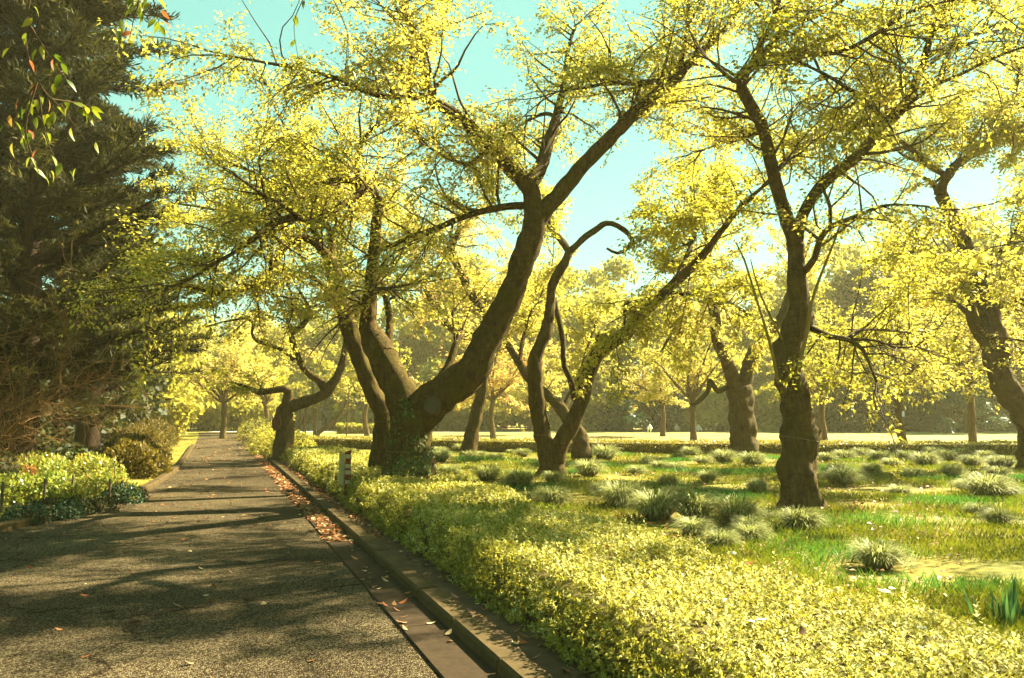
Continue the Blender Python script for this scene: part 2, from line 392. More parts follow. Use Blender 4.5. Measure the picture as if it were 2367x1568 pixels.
for i in range(int(acc[-1])):
    a = LP[np.searchsorted(acc, i)]; b = LP[min(len(LP) - 1, np.searchsorted(acc, i + 1))]
    o = put('kerb_stone', lk, k2); o.location = Vector(a) - k2.location - Vector((.09, 0, 0)); o.rotation_euler.z = math.atan2(b[1] - a[1], b[0] - a[0])

# ------------------------------------------------------------------ cherry trees
def nz(p, f, o=0.0): return mnoise.noise(Vector((p[0] * f + o, p[1] * f - o, p[2] * f + o * .5)))
class Crown:
    """branches, twigs and leaves grown from limbs"""
    def __init__(s, seed, leaf=.08, step=.15, twig_step=.09, per_twig=14, blen=(.9, 2.3), flat=.35, tintmean=.38, rmax=.13, gaps=(), fine=True, zmin=2.0, hole=-.16):
        s.__dict__.update(locals()); s.br = Tubes(); s.tw = Tubes(); s.P, s.D, s.N, s.T = [], [], [], []
        s.r = random.Random(seed); s.nb = 0
    def leaves_on(s, a, d, L, tint):
        k = s.per_twig
        t = (np.arange(k) + rng.random(k) * .8) / k
        p = a + d * L * t[:, None] + rng.normal(size=(k, 3)) * .06
        side = norm(np.cross(d, [0, 0, 1.0]) + 1e-6)
        sg = np.where(np.arange(k) % 2, 1.0, -1.0)[:, None]
        dd = d * .55 + side * sg * .8 + rng.normal(size=(k, 3)) * .35; dd[:, 2] -= .35
        s.P.append(p); s.D.append(dd); s.N.append(np.array([0, 0, 1.0]) + rng.normal(size=(k, 3)) * .55)
        s.T.append(np.clip(tint + rng.normal(size=k) * .17, 0, 1))
    def branch(s, a, d, L, r0):
        for (c, rad) in s.gaps:
            if np.linalg.norm(a + d * L * .6 - np.array(c)) < rad: return
        n = max(4, int(L / .3)); P = [np.array(a)]; d = d / np.linalg.norm(d); sx = L / n
        for i in range(n):
            d = d + rng.normal(size=3) * .22; d[2] += .02 - .07 * i / n; d /= np.linalg.norm(d); P.append(P[-1] + d * sx)
        P = np.array(P); rr = np.linspace(r0, .0035, n + 1)
        s.br.add(P, rr, 5, cap=False); s.nb += 1
        tint = s.tintmean + .42 * nz(P[-1], .45, s.seed) + .12 * (s.r.random() - .5)
        q = 0.12; acc = 0
        while q < L:
            i = min(n - 1, int(q / sx)); f = q / sx - i; p = P[i] * (1 - f) + P[i + 1] * f; T = norm(P[i + 1] - P[i])
            if p[2] > s.zmin and nz(p, .9, s.seed + 3) > s.hole:
                side = norm(np.cross(T, [0, 0, 1.0]) + 1e-6) * (1 if acc % 2 else -1)
                dd = T * .55 + side * .8 + rng.normal(size=3) * s.flat; dd /= np.linalg.norm(dd)
                tl = s.r.uniform(.22, .58) * (1.15 - .4 * q / L)
                if s.fine: s.tw.add([p, p + dd * tl * .55, p + dd * tl - np.array([0, 0, .04])], [.0038, .003, .0018], 3, cap=False)
                s.leaves_on(p, dd, tl, tint)
            q += s.twig_step * s.r.uniform(.7, 1.3); acc += 1
        s.leaves_on(P[-2], norm(P[-1] - P[-2]), sx * 1.2, tint)
    def limb(s, P, Rr, t0=.3):
        seg = np.linalg.norm(np.diff(P, axis=0), axis=1); acc = np.concatenate([[0], np.cumsum(seg)]); tot = acc[-1]
        q = tot * t0
        while q < tot:
            i = min(len(P) - 2, np.searchsorted(acc, q) - 1); i = max(i, 0)
            if Rr[i] < s.rmax and P[i][2] > s.zmin - .3:
                T = norm(P[i + 1] - P[i]); v = rng.normal(size=3); v -= T * np.dot(v, T); v = norm(v)
                d = .42 * T + .95 * v * np.array([1, 1, .75]) + np.array([0, 0, .12])
                L = s.r.uniform(*s.blen) * (.75 + .35 * (1 - q / tot))
                s.branch(P[i], d, L, min(.55 * Rr[i], .008 + .012 * L))
            q += s.step * s.r.uniform(.6, 1.4)
        T = norm(P[-1] - P[-2])
        for _ in range(3): s.branch(P[-1], T + rng.normal(size=3) * .35, s.r.uniform(*s.blen) * .9, min(.016, Rr[-1]))
    def build(s, parent, mat, ratio=.52):
        base = np.array(parent.location)
        P, D, N, T = (np.concatenate(x) for x in (s.P, s.D, s.N, s.T))
        l = s.leaf * rng.uniform(.7, 1.25, len(P))
        V, F = leaf_arrays(P - base, D, N, l, l * ratio)
        o = put('crown', make_mesh('cherry_crown', V, F, mat, np.repeat(T, 4)), parent); tag(o, kind='stuff')
        tag(s.br.build('branches', M['twig'], parent, loc=base), kind='stuff')
        if s.fine: tag(s.tw.build('twigs', M['twig'], parent, loc=base, smooth=False), kind='stuff')
        return len(P)

def px_limb(pts, Y, dy=(0, 0)):
    n = len(pts); P, Rr = [], []
    for i, (x, y, r) in enumerate(pts):
        YY = Y + dy[0] + (dy[1] - dy[0]) * i / max(1, n - 1)
        P.append(at(x, y, YY)); Rr.append(.93 * r * YY / FPX)
    return np.array(P), np.array(Rr)
def flare(P, Rr):
    """run the trunk into the ground"""
    P = list(P); Rr = list(Rr); p = P[0].copy()
    if p[2] > .05:
        P.insert(0, np.array([p[0], p[1], -.15])); Rr.insert(0, Rr[0] * 1.3)
    return np.array(P), np.array(Rr)

TREES = {}
def cherry(key, label, Y, trunk, limbs, seed, mat='cherry', auto=5, skip=0, bump=.24, bulges=(), t0=.3, group=None, **kw):
    """trunk and limbs as lists of (x, y, radius) measured on the photograph plus their distance"""
    P, Rr = px_limb(trunk, Y); P, Rr = flare(P, Rr)
    base = Vector((P[0][0], P[0][1], 0))
    root = tag(empty('cherry_tree', base), label, 'tree', group)
    P, Rr = resample(P, Rr, .10)
    tb = Tubes(); bl = [(at(x, y, Y - f), rad, amt) for x, y, f, rad, amt in bulges]
    tb.add(P, Rr, 24, bump, freq=2.8, seed=seed, bulge=bl); tb.build('trunk', M['bark'], root, loc=base)
    kw.setdefault('leaf', .08)
    cr = Crown(seed, **kw)
    for L in limbs:
        pts, dy = L[0], L[1]; tt = L[2] if len(L) > 2 else t0
        lp, lr = px_limb(pts, Y, dy); lp, lr = resample(lp, lr, .16)
        t = Tubes(); t.add(lp, lr, 12 if lr[0] > .06 else 8, .22, freq=4.5, seed=seed + len(lp)); t.build('limb', M['bark'], root, loc=base)
        if tt < 1: cr.limb(lp, lr, tt)
    rr = random.Random(seed)
    # limbs that reach towards and away from the viewer
    forks = [px_limb(L[0], Y, L[1]) for L in limbs[skip:skip + auto]]
    for j in range(auto):
        fp, fr = forks[j % len(forks)]; i = max(1, int(len(fp) * .45)); a = fp[i]; r0 = fr[i] * .55
        sgn = 1 if j % 2 else -1
        d = np.array([rr.uniform(-.7, .7), sgn * rr.uniform(.7, 1.1), rr.uniform(.35, .9)]); d /= np.linalg.norm(d)
        n = 6; P2 = [a]; L = rr.uniform(2.6, 4.4)
        for q in range(n):
            d = d + rng.normal(size=3) * .14; d[2] -= .04; d /= np.linalg.norm(d); P2.append(P2[-1] + d * L / n)
        lp, lr = resample(P2, np.linspace(min(r0, .09), .016, n + 1), .16)
        t = Tubes(); t.add(lp, lr, 7, .12, freq=3, seed=j); t.build('limb', M['bark'], root, loc=base); cr.limb(lp, lr, .25)
    n = cr.build(root, M[mat]); TREES[key] = root
    print('TREE', key, n, 'leaves', cr.nb, 'branches')
    return root
def cap_disc(name, parent, c, nrm, rx, ry, thick, mat, seed=0):
    """a sawn branch stub with a raised rim"""
    bm = bmesh.new(); nrm = Vector(nrm).normalized(); q = nrm.to_track_quat('Z', 'Y'); k = 20; rings = []
    rr = random.Random(seed); jit = [1 + rr.uniform(-.11, .11) for _ in range(k)]
    for (f, h) in ((1.12, -.6), (1.1, .55), (.98, 1.0), (.8, .86), (.45, .82)):
        rings.append([bm.verts.new(Vector(c) - parent.location + q @ Vector((math.cos(a) * rx * f * jit[i], math.sin(a) * ry * f * jit[i], thick * h)))
                      for i, a in enumerate(2 * math.pi * j / k for j in range(k))])
    for a, b in zip(rings, rings[1:]):
        for i in range(k): bm.faces.new((a[i], a[(i + 1) % k], b[(i + 1) % k], b[i]))
    bm.faces.new(rings[-1])
    me = bpy.data.meshes.new(name); bm.to_mesh(me); bm.free(); me.materials.append(mat); return put(name, me, parent)
def cord(parent, x, y, Y, rx, tilt=.0):
    """a thin cord drawn tight round the trunk"""
    from mathutils.bvhtree import BVHTree
    me = next(c for c in parent.children if c.name.startswith('trunk')).data
    bvh = BVHTree.FromPolygons([v.co.copy() for v in me.vertices], [tuple(p.vertices) for p in me.polygons])
    c = at(x, y, Y) - parent.location; P = []
    for i in range(33):
        a_ = 2 * math.pi * i / 32; u = Vector((math.cos(a_), math.sin(a_), 0)); h = bvh.ray_cast(c + u * 2 + Vector((0, 0, math.cos(a_) * tilt)), -u)
        if h[0] is not None: P.append(np.array(h[0] + u * .006))
    t = Tubes(); t.add(P, [.0035] * len(P), 5, cap=False); t.build('tie_cord', M['cord'], parent)

A = cherry('A', 'great ivy-clad cherry tree forking low into two thick limbs above the azalea hedge', 15.0,
    [(945, 1103, 68), (947, 1075, 57), (947, 1050, 52), (947, 1000, 50), (950, 955, 54), (958, 925, 48)],
    [([(960, 965, 50), (1005, 925, 48), (1050, 893, 47), (1090, 860, 44), (1117, 805, 37), (1145, 750, 34), (1172, 700, 32), (1195, 640, 31), (1215, 580, 31), (1235, 525, 30), (1232, 470, 24), (1222, 425, 22)], (0, -.6), .75),
     ([(1230, 440, 22), (1185, 395, 18), (1130, 335, 17), (1070, 280, 16), (1002, 234, 13), (948, 221, 9), (900, 224, 8), (852, 215, 7), (800, 190, 6), (740, 170, 5), (640, 150, 4), (540, 132, 3)], (-.6, -2.6), .2),
     ([(1235, 520, 24), (1265, 480, 22), (1300, 440, 20), (1350, 380, 19), (1420, 310, 18), (1480, 250, 16), (1540, 200, 13), (1570, 175, 12), (1600, 140, 9), (1645, 100, 7), (1690, 50, 5), (1720, 0, 4)], (-.5, -.2), .3),
     ([(940, 965, 42), (925, 910, 40), (905, 865, 38), (878, 815, 36), (858, 770, 29), (852, 740, 21), (857, 680, 17), (860, 640, 17), (866, 560, 15), (872, 500, 13), (877, 465, 13), (862, 440, 11), (846, 425, 9)], (0, .5), .85),
     ([(1222, 430, 20), (1245, 395, 18), (1265, 340, 15), (1285, 270, 11), (1302, 200, 8), (1312, 120, 5), (1330, 60, 4)], (-.6, 1.6), .15),
     ([(846, 425, 9), (828, 450, 9), (806, 465, 9), (770, 487, 9), (720, 512, 9), (690, 503, 9), (640, 512, 11), (614, 530, 10), (582, 556, 7), (535, 588, 5), (487, 614, 5), (444, 643, 4), (400, 662, 3)], (.5, -2.0), .15),
     ([(830, 455, 8), (826, 393, 7), (830, 350, 7), (840, 325, 6), (860, 300, 5), (880, 280, 4), (905, 240, 3)], (.4, 1.0), .2),
     ([(1002, 234, 10), (990, 192, 8), (977, 144, 9), (961, 86, 8), (945, 58, 6), (922, 29, 4), (900, -10, 3)], (-1.4, -2.0), .1),
     ([(1212, 476, 10), (1156, 480, 9), (1084, 498, 8), (1011, 527, 7), (939, 552, 6), (892, 574, 5), (850, 590, 3)], (-.5, -1.5), .2),
     ([(1555, 188, 9), (1500, 190, 7), (1450, 193, 6), (1400, 195, 5), (1340, 205, 3), (1290, 212, 2)], (-.3, -1.6), .1),
     ([(1565, 178, 9), (1578, 130, 6), (1588, 60, 5), (1592, 0, 4), (1600, -60, 3)], (-.3, -.8), .1),
     ([(828, 418, 8), (774, 418, 8), (727, 429, 6), (680, 432, 4), (630, 440, 3)], (.4, 1.8), .1),
     ([(690, 505, 8), (658, 476, 6), (618, 458, 5), (592, 440, 4), (565, 420, 3)], (-.6, -1.2), .1),
     ([(895, 830, 13), (900, 780, 11), (901, 735, 9), (891, 683, 8), (878, 640, 6), (870, 600, 4)], (.2, 1.5), .6),
     ([(965, 930, 14), (1005, 892, 12), (1035, 848, 10), (1053, 800, 9), (1066, 768, 8)], (.3, 1.2), .9),
     ([(1140, 330, 7), (1090, 378, 6), (1040, 368, 5), (990, 340, 3)], (-1, -2), .1)],
    seed=11, auto=4, skip=1, bulges=[(1115, 880, .2, .25, .10), (905, 850, .3, .2, .10), (960, 1000, .4, .3, .08), (905, 1095, .2, .16, .08), (990, 1095, .2, .18, .10), (945, 1098, .45, .15, .06), (915, 900, .3, .12, .07), (1060, 905, .35, .14, .06), (1000, 985, .3, .15, .05)])
cap_disc('pruning_scar', A, at(1000, 937, 14.55), (-.25, -1, .15), .14, .16, .07, M['scar'], 3)
cord(A, 947, 1043, 15.0, .50)
B = cherry('B', 'slimmer cherry tree standing close behind the ivy-clad one, its bough sweeping over the road', 17.2,
    [(876, 1060, 26), (885, 1010, 23), (886, 960, 22), (872, 925, 21), (850, 880, 20), (835, 840, 20), (820, 795, 21), (805, 750, 22), (790, 700, 21), (776, 646, 19), (760, 595, 15)],
    [([(765, 605, 14), (745, 578, 11), (719, 556, 10), (694, 549, 9), (676, 556, 10), (654, 574, 10), (640, 603, 10), (626, 632, 10), (608, 647, 9), (582, 656, 8), (549, 672, 8), (513, 679, 8), (477, 672, 7), (433, 661, 6), (379, 668, 5), (340, 672, 3)], (0, -2.2), .45),
     ([(762, 600, 12), (768, 560, 10), (764, 535, 8), (740, 500, 6), (720, 450, 5), (700, 380, 4), (690, 330, 3)], (0, 1.0), .15),
     ([(764, 540, 8), (800, 500, 6), (840, 460, 5), (870, 400, 4), (880, 340, 3)], (0, 2.0), .1),
     ([(800, 740, 7), (770, 700, 6), (735, 650, 5), (690, 640, 3), (640, 655, 2.5)], (0, -1.5), .2),
     ([(760, 590, 8), (700, 500, 6), (620, 420, 5), (540, 380, 4), (470, 350, 3)], (0, 2.5), .2),
     ([(700, 500, 5), (640, 520, 5), (560, 500, 4), (470, 480, 3), (400, 470, 2.5)], (1, 3.5), .1)],
    seed=23, auto=4)
C = cherry('C', 'thin cherry tree half hidden behind the thick leaning limb of the ivy-clad tree', 30.0,
    [(1081, 1052, 21), (1090, 1010, 18), (1098, 970, 16), (1111, 915, 13), (1118, 860, 13), (1112, 800, 12)],
    [([(1114, 815, 12), (1128, 740, 11), (1094, 690, 11), (1073, 646, 10), (1055, 610, 9), (1044, 574, 9), (1058, 538, 7), (1066, 510, 5), (1080, 470, 3)], (0, 0), .35),
     ([(1112, 800, 9), (1085, 775, 8), (1048, 766, 7), (1018, 733, 7), (989, 683, 6), (971, 628, 5), (966, 590, 4), (950, 550, 3)], (0, -1.5), .3),
     ([(1055, 610, 6), (1020, 580, 5), (990, 560, 4), (950, 520, 3)], (0, 2), .1),
     ([(1115, 800, 8), (1150, 740, 6), (1165, 680, 5), (1190, 620, 3)], (0, 2), .2)],
    seed=31, auto=2, skip=2, mat='cherry_gold', fine=False, leaf=.115, blen=(1.1, 2.6))
Dt = cherry('D', 'dark cherry tree with two stems in a V and one hooked branch against the sky', 21.0,
    [(1275, 1108, 37), (1275, 1085, 33), (1270, 1060, 29), (1262, 1030, 24), (1252, 993, 22), (1242, 938, 20), (1236, 880, 18), (1236, 845, 19), (1239, 818, 17), (1255, 786, 15), (1266, 752, 14), (1272, 701, 12), (1278, 654, 12), (1300, 617, 11), (1317, 583, 10)],
    [([(1280, 1075, 26), (1293, 1030, 23), (1318, 987, 20), (1340, 938, 19), (1355, 887, 18), (1367, 848, 18), (1385, 812, 17), (1415, 792, 16), (1446, 775, 15), (1482, 730, 14), (1536, 677, 13), (1591, 625, 12), (1613, 602, 10), (1637, 576, 9), (1664, 538, 8), (1705, 487, 7), (1739, 453, 5), (1780, 418, 4)], (0, -1.5), .84),
     ([(1315, 585, 9), (1344, 556, 8), (1373, 534, 8), (1402, 516, 7), (1428, 523, 7), (1453, 541, 6), (1462, 556, 6), (1450, 574, 5), (1428, 586, 4), (1402, 574, 3)], (0, 0), 1.0),
     ([(1316, 585, 9), (1306, 567, 9), (1294, 552, 9), (1272, 523, 8), (1262, 490, 5), (1255, 450, 3)], (0, 1), .3),
     ([(1280, 690, 8), (1288, 725, 7), (1297, 760, 7), (1301, 795, 7), (1305, 849, 7), (1319, 878, 8), (1330, 925, 9)], (.6, .4), 1.0),
     ([(1526, 680, 5), (1475, 696, 5), (1446, 704, 4), (1444, 730, 4), (1444, 755, 3)], (-1, -2), .3),
     ([(1560, 650, 6), (1600, 560, 5), (1620, 480, 4), (1640, 400, 3)], (-1, 1.5), .15),
     ([(1540, 675, 6), (1590, 680, 4), (1640, 690, 3), (1680, 720, 2)], (-1, -2.5), .1)],
    seed=43, auto=2, skip=5, fine=False, leaf=.115)
cap_disc('pruning_scar', Dt, at(1392, 786, 20.75), (-.2, -.6, .8), .15, .13, .12, M['redscar'], 5)
cord(Dt, 1254, 1005, 21.0, .30)
E = cherry('E', 'leaning cherry tree with a conical foot behind the V-stemmed tree', 29.0,
    [(1346, 1066, 27), (1344, 1035, 22), (1336, 1000, 18), (1311, 966, 16), (1289, 936, 14), (1262, 911, 12), (1240, 892, 11)],
    [([(1245, 895, 11), (1219, 872, 10), (1198, 836, 10), (1172, 795, 8), (1156, 773, 7), (1135, 730, 5), (1120, 690, 4)], (0, .5), .5),
     ([(1300, 950, 9), (1325, 900, 7), (1345, 850, 5), (1360, 800, 4), (1380, 740, 3)], (0, 2), .4),
     ([(1200, 840, 6), (1210, 780, 5), (1230, 720, 4), (1240, 660, 3)], (0, 2), .3)],
    seed=53, auto=1, skip=2, fine=False, leaf=.115, blen=(.9, 2.0))
Ft = cherry('F', 'burled cherry tree with a swollen knobbly trunk on the grass among the sedge tufts', 13.8,
    [(1853, 1180, 50), (1852, 1155, 42), (1849, 1120, 37), (1845, 1083, 42), (1847, 1047, 37), (1849, 1011, 39), (1845, 975, 34), (1838, 920, 32), (1827, 884, 31), (1822, 830, 28), (1828, 790, 28), (1840, 750, 31), (1849, 702, 28), (1842, 660, 23), (1841, 600, 19), (1838, 560, 19)],
    [([(1838, 570, 18), (1826, 530, 17), (1817, 500, 17), (1798, 442, 16), (1781, 374, 16), (1766, 306, 15), (1742, 255, 15), (1714, 204, 14), (1713, 184, 13), (1727, 163, 12), (1766, 126, 11), (1797, 85, 9), (1815, 65, 8), (1868, 44, 7), (1936, 10, 5), (1980, -30, 4)], (0, -1.4), .3),
     ([(1842, 570, 15), (1851, 510, 14), (1878, 456, 14), (1919, 408, 14), (1970, 371, 14), (2014, 326, 14), (2038, 289, 13), (2065, 272, 12), (2093, 245, 11), (2113, 197, 10), (2133, 146, 10), (2147, 99, 8), (2161, 58, 7), (2191, 10, 6), (2215, -50, 4)], (0, -1.0), .3),
     ([(1852, 632, 10), (1866, 620, 9), (1885, 592, 8), (1895, 556, 8), (1919, 525, 7), (1970, 504, 6), (2038, 477, 4), (2090, 474, 3), (2140, 477, 2.5)], (0, -1.5), .25),
     ([(1790, 128, 8), (1851, 122, 7), (1902, 126, 7), (1953, 116, 6), (2004, 92, 6), (2055, 58, 5), (2106, 27, 4), (2174, 7, 3)], (-1.0, -2.8), .15),
     ([(2103, 238, 6), (2157, 200, 5), (2225, 170, 4), (2293, 136, 4), (2367, 109, 3), (2440, 90, 2)], (-.7, -2.5), .1),
     ([(2140, 136, 5), (2191, 102, 5), (2242, 82, 4), (2310, 70, 3), (2367, 61, 3)], (-.8, .8), .1),
     ([(2052, 280, 6), (2031, 262, 6), (1991, 228, 6), (1953, 200, 5), (1902, 170, 4), (1851, 146, 3)], (-.6, -2), .1),
     ([(2052, 280, 5), (2042, 204, 5), (2028, 170, 4), (2045, 130, 4), (2055, 102, 3)], (-.6, 1.5), .1),
     ([(1714, 190, 6), (1695, 187, 6), (1664, 160, 5), (1640, 139, 3)], (-1, -1.2), .4),
     ([(1800, 82, 6), (1793, 58, 6), (1787, 0, 5), (1785, -50, 4)], (-1.2, -1.2), .3),
     ([(1872, 757, 8), (1900, 770, 7), (1921, 779, 7), (1961, 786, 6), (1990, 804, 5), (2008, 837, 4), (2026, 884, 3)], (0, -.8), .25),
     ([(1961, 784, 4), (1976, 765, 4), (2020, 762, 3), (2062, 765, 3), (2130, 772, 2)], (-.4, .8), .1),
     ([(1970, 785, 4), (2026, 788, 3), (2073, 804, 3), (2117, 801, 2)], (-.4, -1), .1),
     ([(1919, 520, 5), (1919, 481, 5), (1906, 447, 4), (1895, 425, 3)], (-.6, -.3), .5),
     ([(1790, 400, 6), (1830, 360, 5), (1865, 330, 4), (1905, 290, 3)], (-.5, 1.8), .15),
     ([(1765, 300, 5), (1720, 320, 4), (1670, 330, 3), (1620, 350, 2.5)], (-.6, 2.5), .15)],
    seed=61, auto=2, bump=.32, hole=-.02,  bulges=[(1796, 885, 0.00, 0.121, 0.13), (1884, 903, 0.00, 0.108, 0.12), (1893, 1005, 0.00, 0.135, 0.14), (1800, 1085, 0.00, 0.203, 0.13), (1893, 1060, 0.00, 0.149, 0.11), (1802, 1010, 0.00, 0.121, 0.09), (1850, 960, 0.30, 0.080, 0.08), (1830, 1060, 0.30, 0.090, 0.08), (1868, 1100, 0.25, 0.090, 0.08), (1797, 800, 0.00, 0.121, 0.09), (1880, 960, 0.00, 0.095, 0.08), (1805, 950, 0.00, 0.108, 0.08), (1900, 1172, 0.00, 0.203, 0.13), (1805, 1178, 0.00, 0.176, 0.11), (1880, 745, 0.00, 0.135, 0.08)])
cord(Ft, 1849, 1015, 13.8, .32, -.05)
for pts in ([(1798, 884, 4), (1792, 850, 4), (1784, 811, 4), (1769, 757, 3.5), (1745, 680, 3), (1720, 600, 2.5), (1700, 560, 1.5)],
            [(1846, 857, 5), (1853, 820, 5), (1860, 790, 5), (1868, 750, 5), (1876, 700, 4), (1892, 650, 3.5), (1912, 600, 3), (1935, 540, 2.5), (1955, 480, 1.5)],
            [(1808, 786, 3), (1785, 740, 3), (1762, 690, 2.5), (1745, 640, 2), (1735, 600, 1.2)]):
    lp, lr = px_limb(pts, 13.8, (-.45, -.9)); lp, lr = resample(lp, lr, .15)
    t = Tubes(); t.add(lp, lr, 6, .1); t.build('sucker_shoot', M['sucker'], Ft, loc=Ft.location)
Gt = cherry('G', 'stout cherry tree with a round burl at its fork, before the far hedge', 30.5,
    [(1718, 1060, 38), (1716, 1020, 32), (1715, 975, 31), (1711, 930, 29), (1703, 895, 26)],
    [([(1700, 905, 20), (1693, 877, 17), (1678, 830, 15), (1656, 785, 13), (1654, 740, 13), (1645, 702, 11), (1634, 651, 10), (1637, 583, 8), (1625, 520, 5), (1630, 460, 3)], (0, -1), .72),
     ([(1715, 915, 18), (1725, 870, 17), (1740, 822, 17), (1765, 788, 15), (1788, 757, 13), (1810, 725, 11), (1830, 660, 8), (1860, 590, 5), (1880, 530, 3)], (0, 1), .68),
     ([(1650, 688, 7), (1698, 709, 6), (1739, 736, 5), (1760, 760, 3)], (-.5, -2), .2),
     ([(1690, 890, 6), (1660, 905, 6), (1641, 880, 6), (1636, 905, 6), (1612, 930, 5), (1598, 936, 3)], (0, -1.5), 1.0),
     ([(1640, 690, 5), (1600, 720, 4), (1560, 760, 4), (1530, 810, 3)], (-.5, -2), .2)],
    seed=71, auto=0, fine=False, leaf=.115, bulges=[(1748, 893, .25, .32, .38)], blen=(1.0, 2.4))
cord(Gt, 1716, 1035, 30.5, .56)
Ht = cherry('H', 'leaning cherry tree cut by the picture edge beside the low far hedge', 24.5,
    [(2388, 1090, 38), (2388, 1040, 33), (2384, 985, 33), (2362, 945, 33), (2330, 905, 30), (2310, 860, 29), (2300, 800, 29), (2290, 740, 24), (2269, 685, 21), (2252, 634, 19), (2229, 566, 18), (2198, 498, 17), (2174, 450, 15)],
    [([(2172, 452, 14), (2178, 430, 13), (2188, 411, 12), (2208, 384, 11), (2259, 350, 10), (2310, 323, 9), (2367, 299, 8), (2440, 270, 5), (2500, 240, 3)], (0, -1), .25),
     ([(2190, 410, 9), (2167, 394, 8), (2137, 377, 8), (2120, 357, 7), (2086, 330, 5), (2050, 300, 3)], (0, -1), .3),
     ([(2174, 455, 9), (2157, 425, 7), (2133, 411, 4)], (0, .4), .5),
     ([(2288, 800, 18), (2262, 768, 15), (2247, 735, 14), (2243, 700, 10), (2230, 660, 5)], (0, -.5), .7),
     ([(2300, 708, 10), (2335, 702, 10), (2380, 697, 9), (2460, 680, 7), (2540, 650, 4)], (0, -1.5), .3),
     ([(2255, 350, 7), (2242, 323, 6), (2222, 296, 4), (2200, 250, 3)], (-.5, 1), .2),
     ([(2310, 323, 7), (2330, 280, 6), (2345, 220, 5), (2360, 150, 4), (2380, 80, 3)], (-.6, -2), .1),
     ([(2240, 600, 7), (2190, 580, 5), (2120, 580, 4), (2050, 600, 3)], (0, 2.5), .15),
     ([(2260, 660, 7), (2330, 560, 6), (2380, 480, 5), (2420, 400, 4)], (0, 2.5), .15)],
    seed=83, auto=5, fine=False, leaf=.1155)
It = cherry('I', 'crooked cherry tree with its trunk bent almost level beside the road', 28.0,
    [(655, 1030, 25), (658, 1000, 23), (659, 965, 22), (664, 945, 20), (690, 934, 15), (719, 924, 14), (749, 911, 13), (772, 882, 11), (789, 850, 9), (799, 800, 8), (801, 750, 7), (785, 700, 6)],
    [([(752, 905, 11), (742, 884, 10), (720, 868, 9), (700, 848, 8), (682, 808, 8), (676, 773, 7), (700, 752, 7), (716, 726, 6), (709, 701, 4), (690, 670, 3)], (0, -1), .6),
     ([(786, 702, 6), (790, 640, 4), (780, 580, 3)], (0, 1), .2),
     ([(660, 950, 14), (664, 925, 12), (668, 905, 11), (655, 899, 9), (628, 903, 8), (598, 907, 7), (570, 895, 4), (540, 885, 2.5)], (0, -.5), .6),
     ([(680, 832, 6), (654, 810, 5), (614, 795, 5), (593, 788, 5), (582, 770, 4), (585, 751, 4), (571, 737, 3), (520, 744, 2.5), (475, 756, 1.5)], (-.5, -1.2), 1.0),
     ([(679, 770, 5), (662, 735, 4), (647, 701, 3)], (-.6, -1), .3),
     ([(800, 790, 5), (820, 740, 4), (835, 690, 3)], (0, 1.5), .3)],
    seed=97, auto=0, fine=False, leaf=.115, blen=(.8, 1.8))
cap_disc('pruning_scar', It, at(640, 978, 27.55), (-.3, -1, .1), .17, .24, .06, M['redscar'], 9)

def free_cherry(name, label, X, Y, h, seed, mat='cherry', spread=4.0, leaf=.15, step=.33, per=7, tstep=.24, lean=(0, 0), kind='tree', r0=.24, group=None, fork=.28, n_limbs=7, hole=-.3, zmin=1.8, blen=(1.1, 2.6)):
    rr = random.Random(seed); root = tag(empty(name, (X, Y, 0)), label, kind, group); base = np.array([X, Y, 0.0])
    top = base + np.array([lean[0], lean[1], h * fork])
    tp, tr = resample([base - [0, 0, .1], base + [0, 0, .3], base * .45 + top * .55 + [rr.uniform(-.2, .2), 0, 0], top], [r0 * 1.35, r0 * 1.1, r0 * .9, r0 * .85], .25)
    t = Tubes(); t.add(tp, tr, 10, .16, seed=seed); t.build('trunk', M['bark_far'], root, loc=base)
    cr = Crown(seed, leaf=leaf, step=step, twig_step=tstep, per_twig=per, blen=blen, fine=False, rmax=.15, zmin=zmin, hole=hole)
    for j in range(n_limbs):
        a = 2 * math.pi * (j + rr.random() * .7) / n_limbs; el = rr.uniform(.3, 1.15) if j else 1.4
        L = spread * rr.uniform(.8, 1.15); d = np.array([math.cos(a) * math.cos(el), math.sin(a) * math.cos(el), math.sin(el)]); P = [top - d * .1]
        n = 6; L = min(L, (h * .8 - top[2]) / max(.25, d[2]) if d[2] > .6 else L)
        for q in range(n): d = d + rng.normal(size=3) * .18; d[2] += .05 - .06 * q / n; d /= np.linalg.norm(d); P.append(P[-1] + d * L / n)
        lp, lr = resample(P, np.linspace(r0 * .55, .02, n + 1), .25)
        t = Tubes(); t.add(lp, lr, 6, .12, seed=j); t.build('limb', M['bark_far'], root, loc=base); cr.limb(lp, lr, .25)
    cr.build(root, M[mat]); return root
# the tree whose crown shades the road from beyond the right side of the view
free_cherry('cherry_tree', 'cherry tree beyond the picture edge whose crown shades the road', 9.6, 7.6, 8.5, 201, leaf=.1, step=.3, per=8, tstep=.19, spread=4.6, r0=.3, hole=-.2)
free_cherry('cherry_tree', 'cherry tree beyond the picture edge next to the azalea bed', 6.8, .6, 8.0, 207, leaf=.1, step=.6, per=6, tstep=.26, spread=4.0, r0=.28)

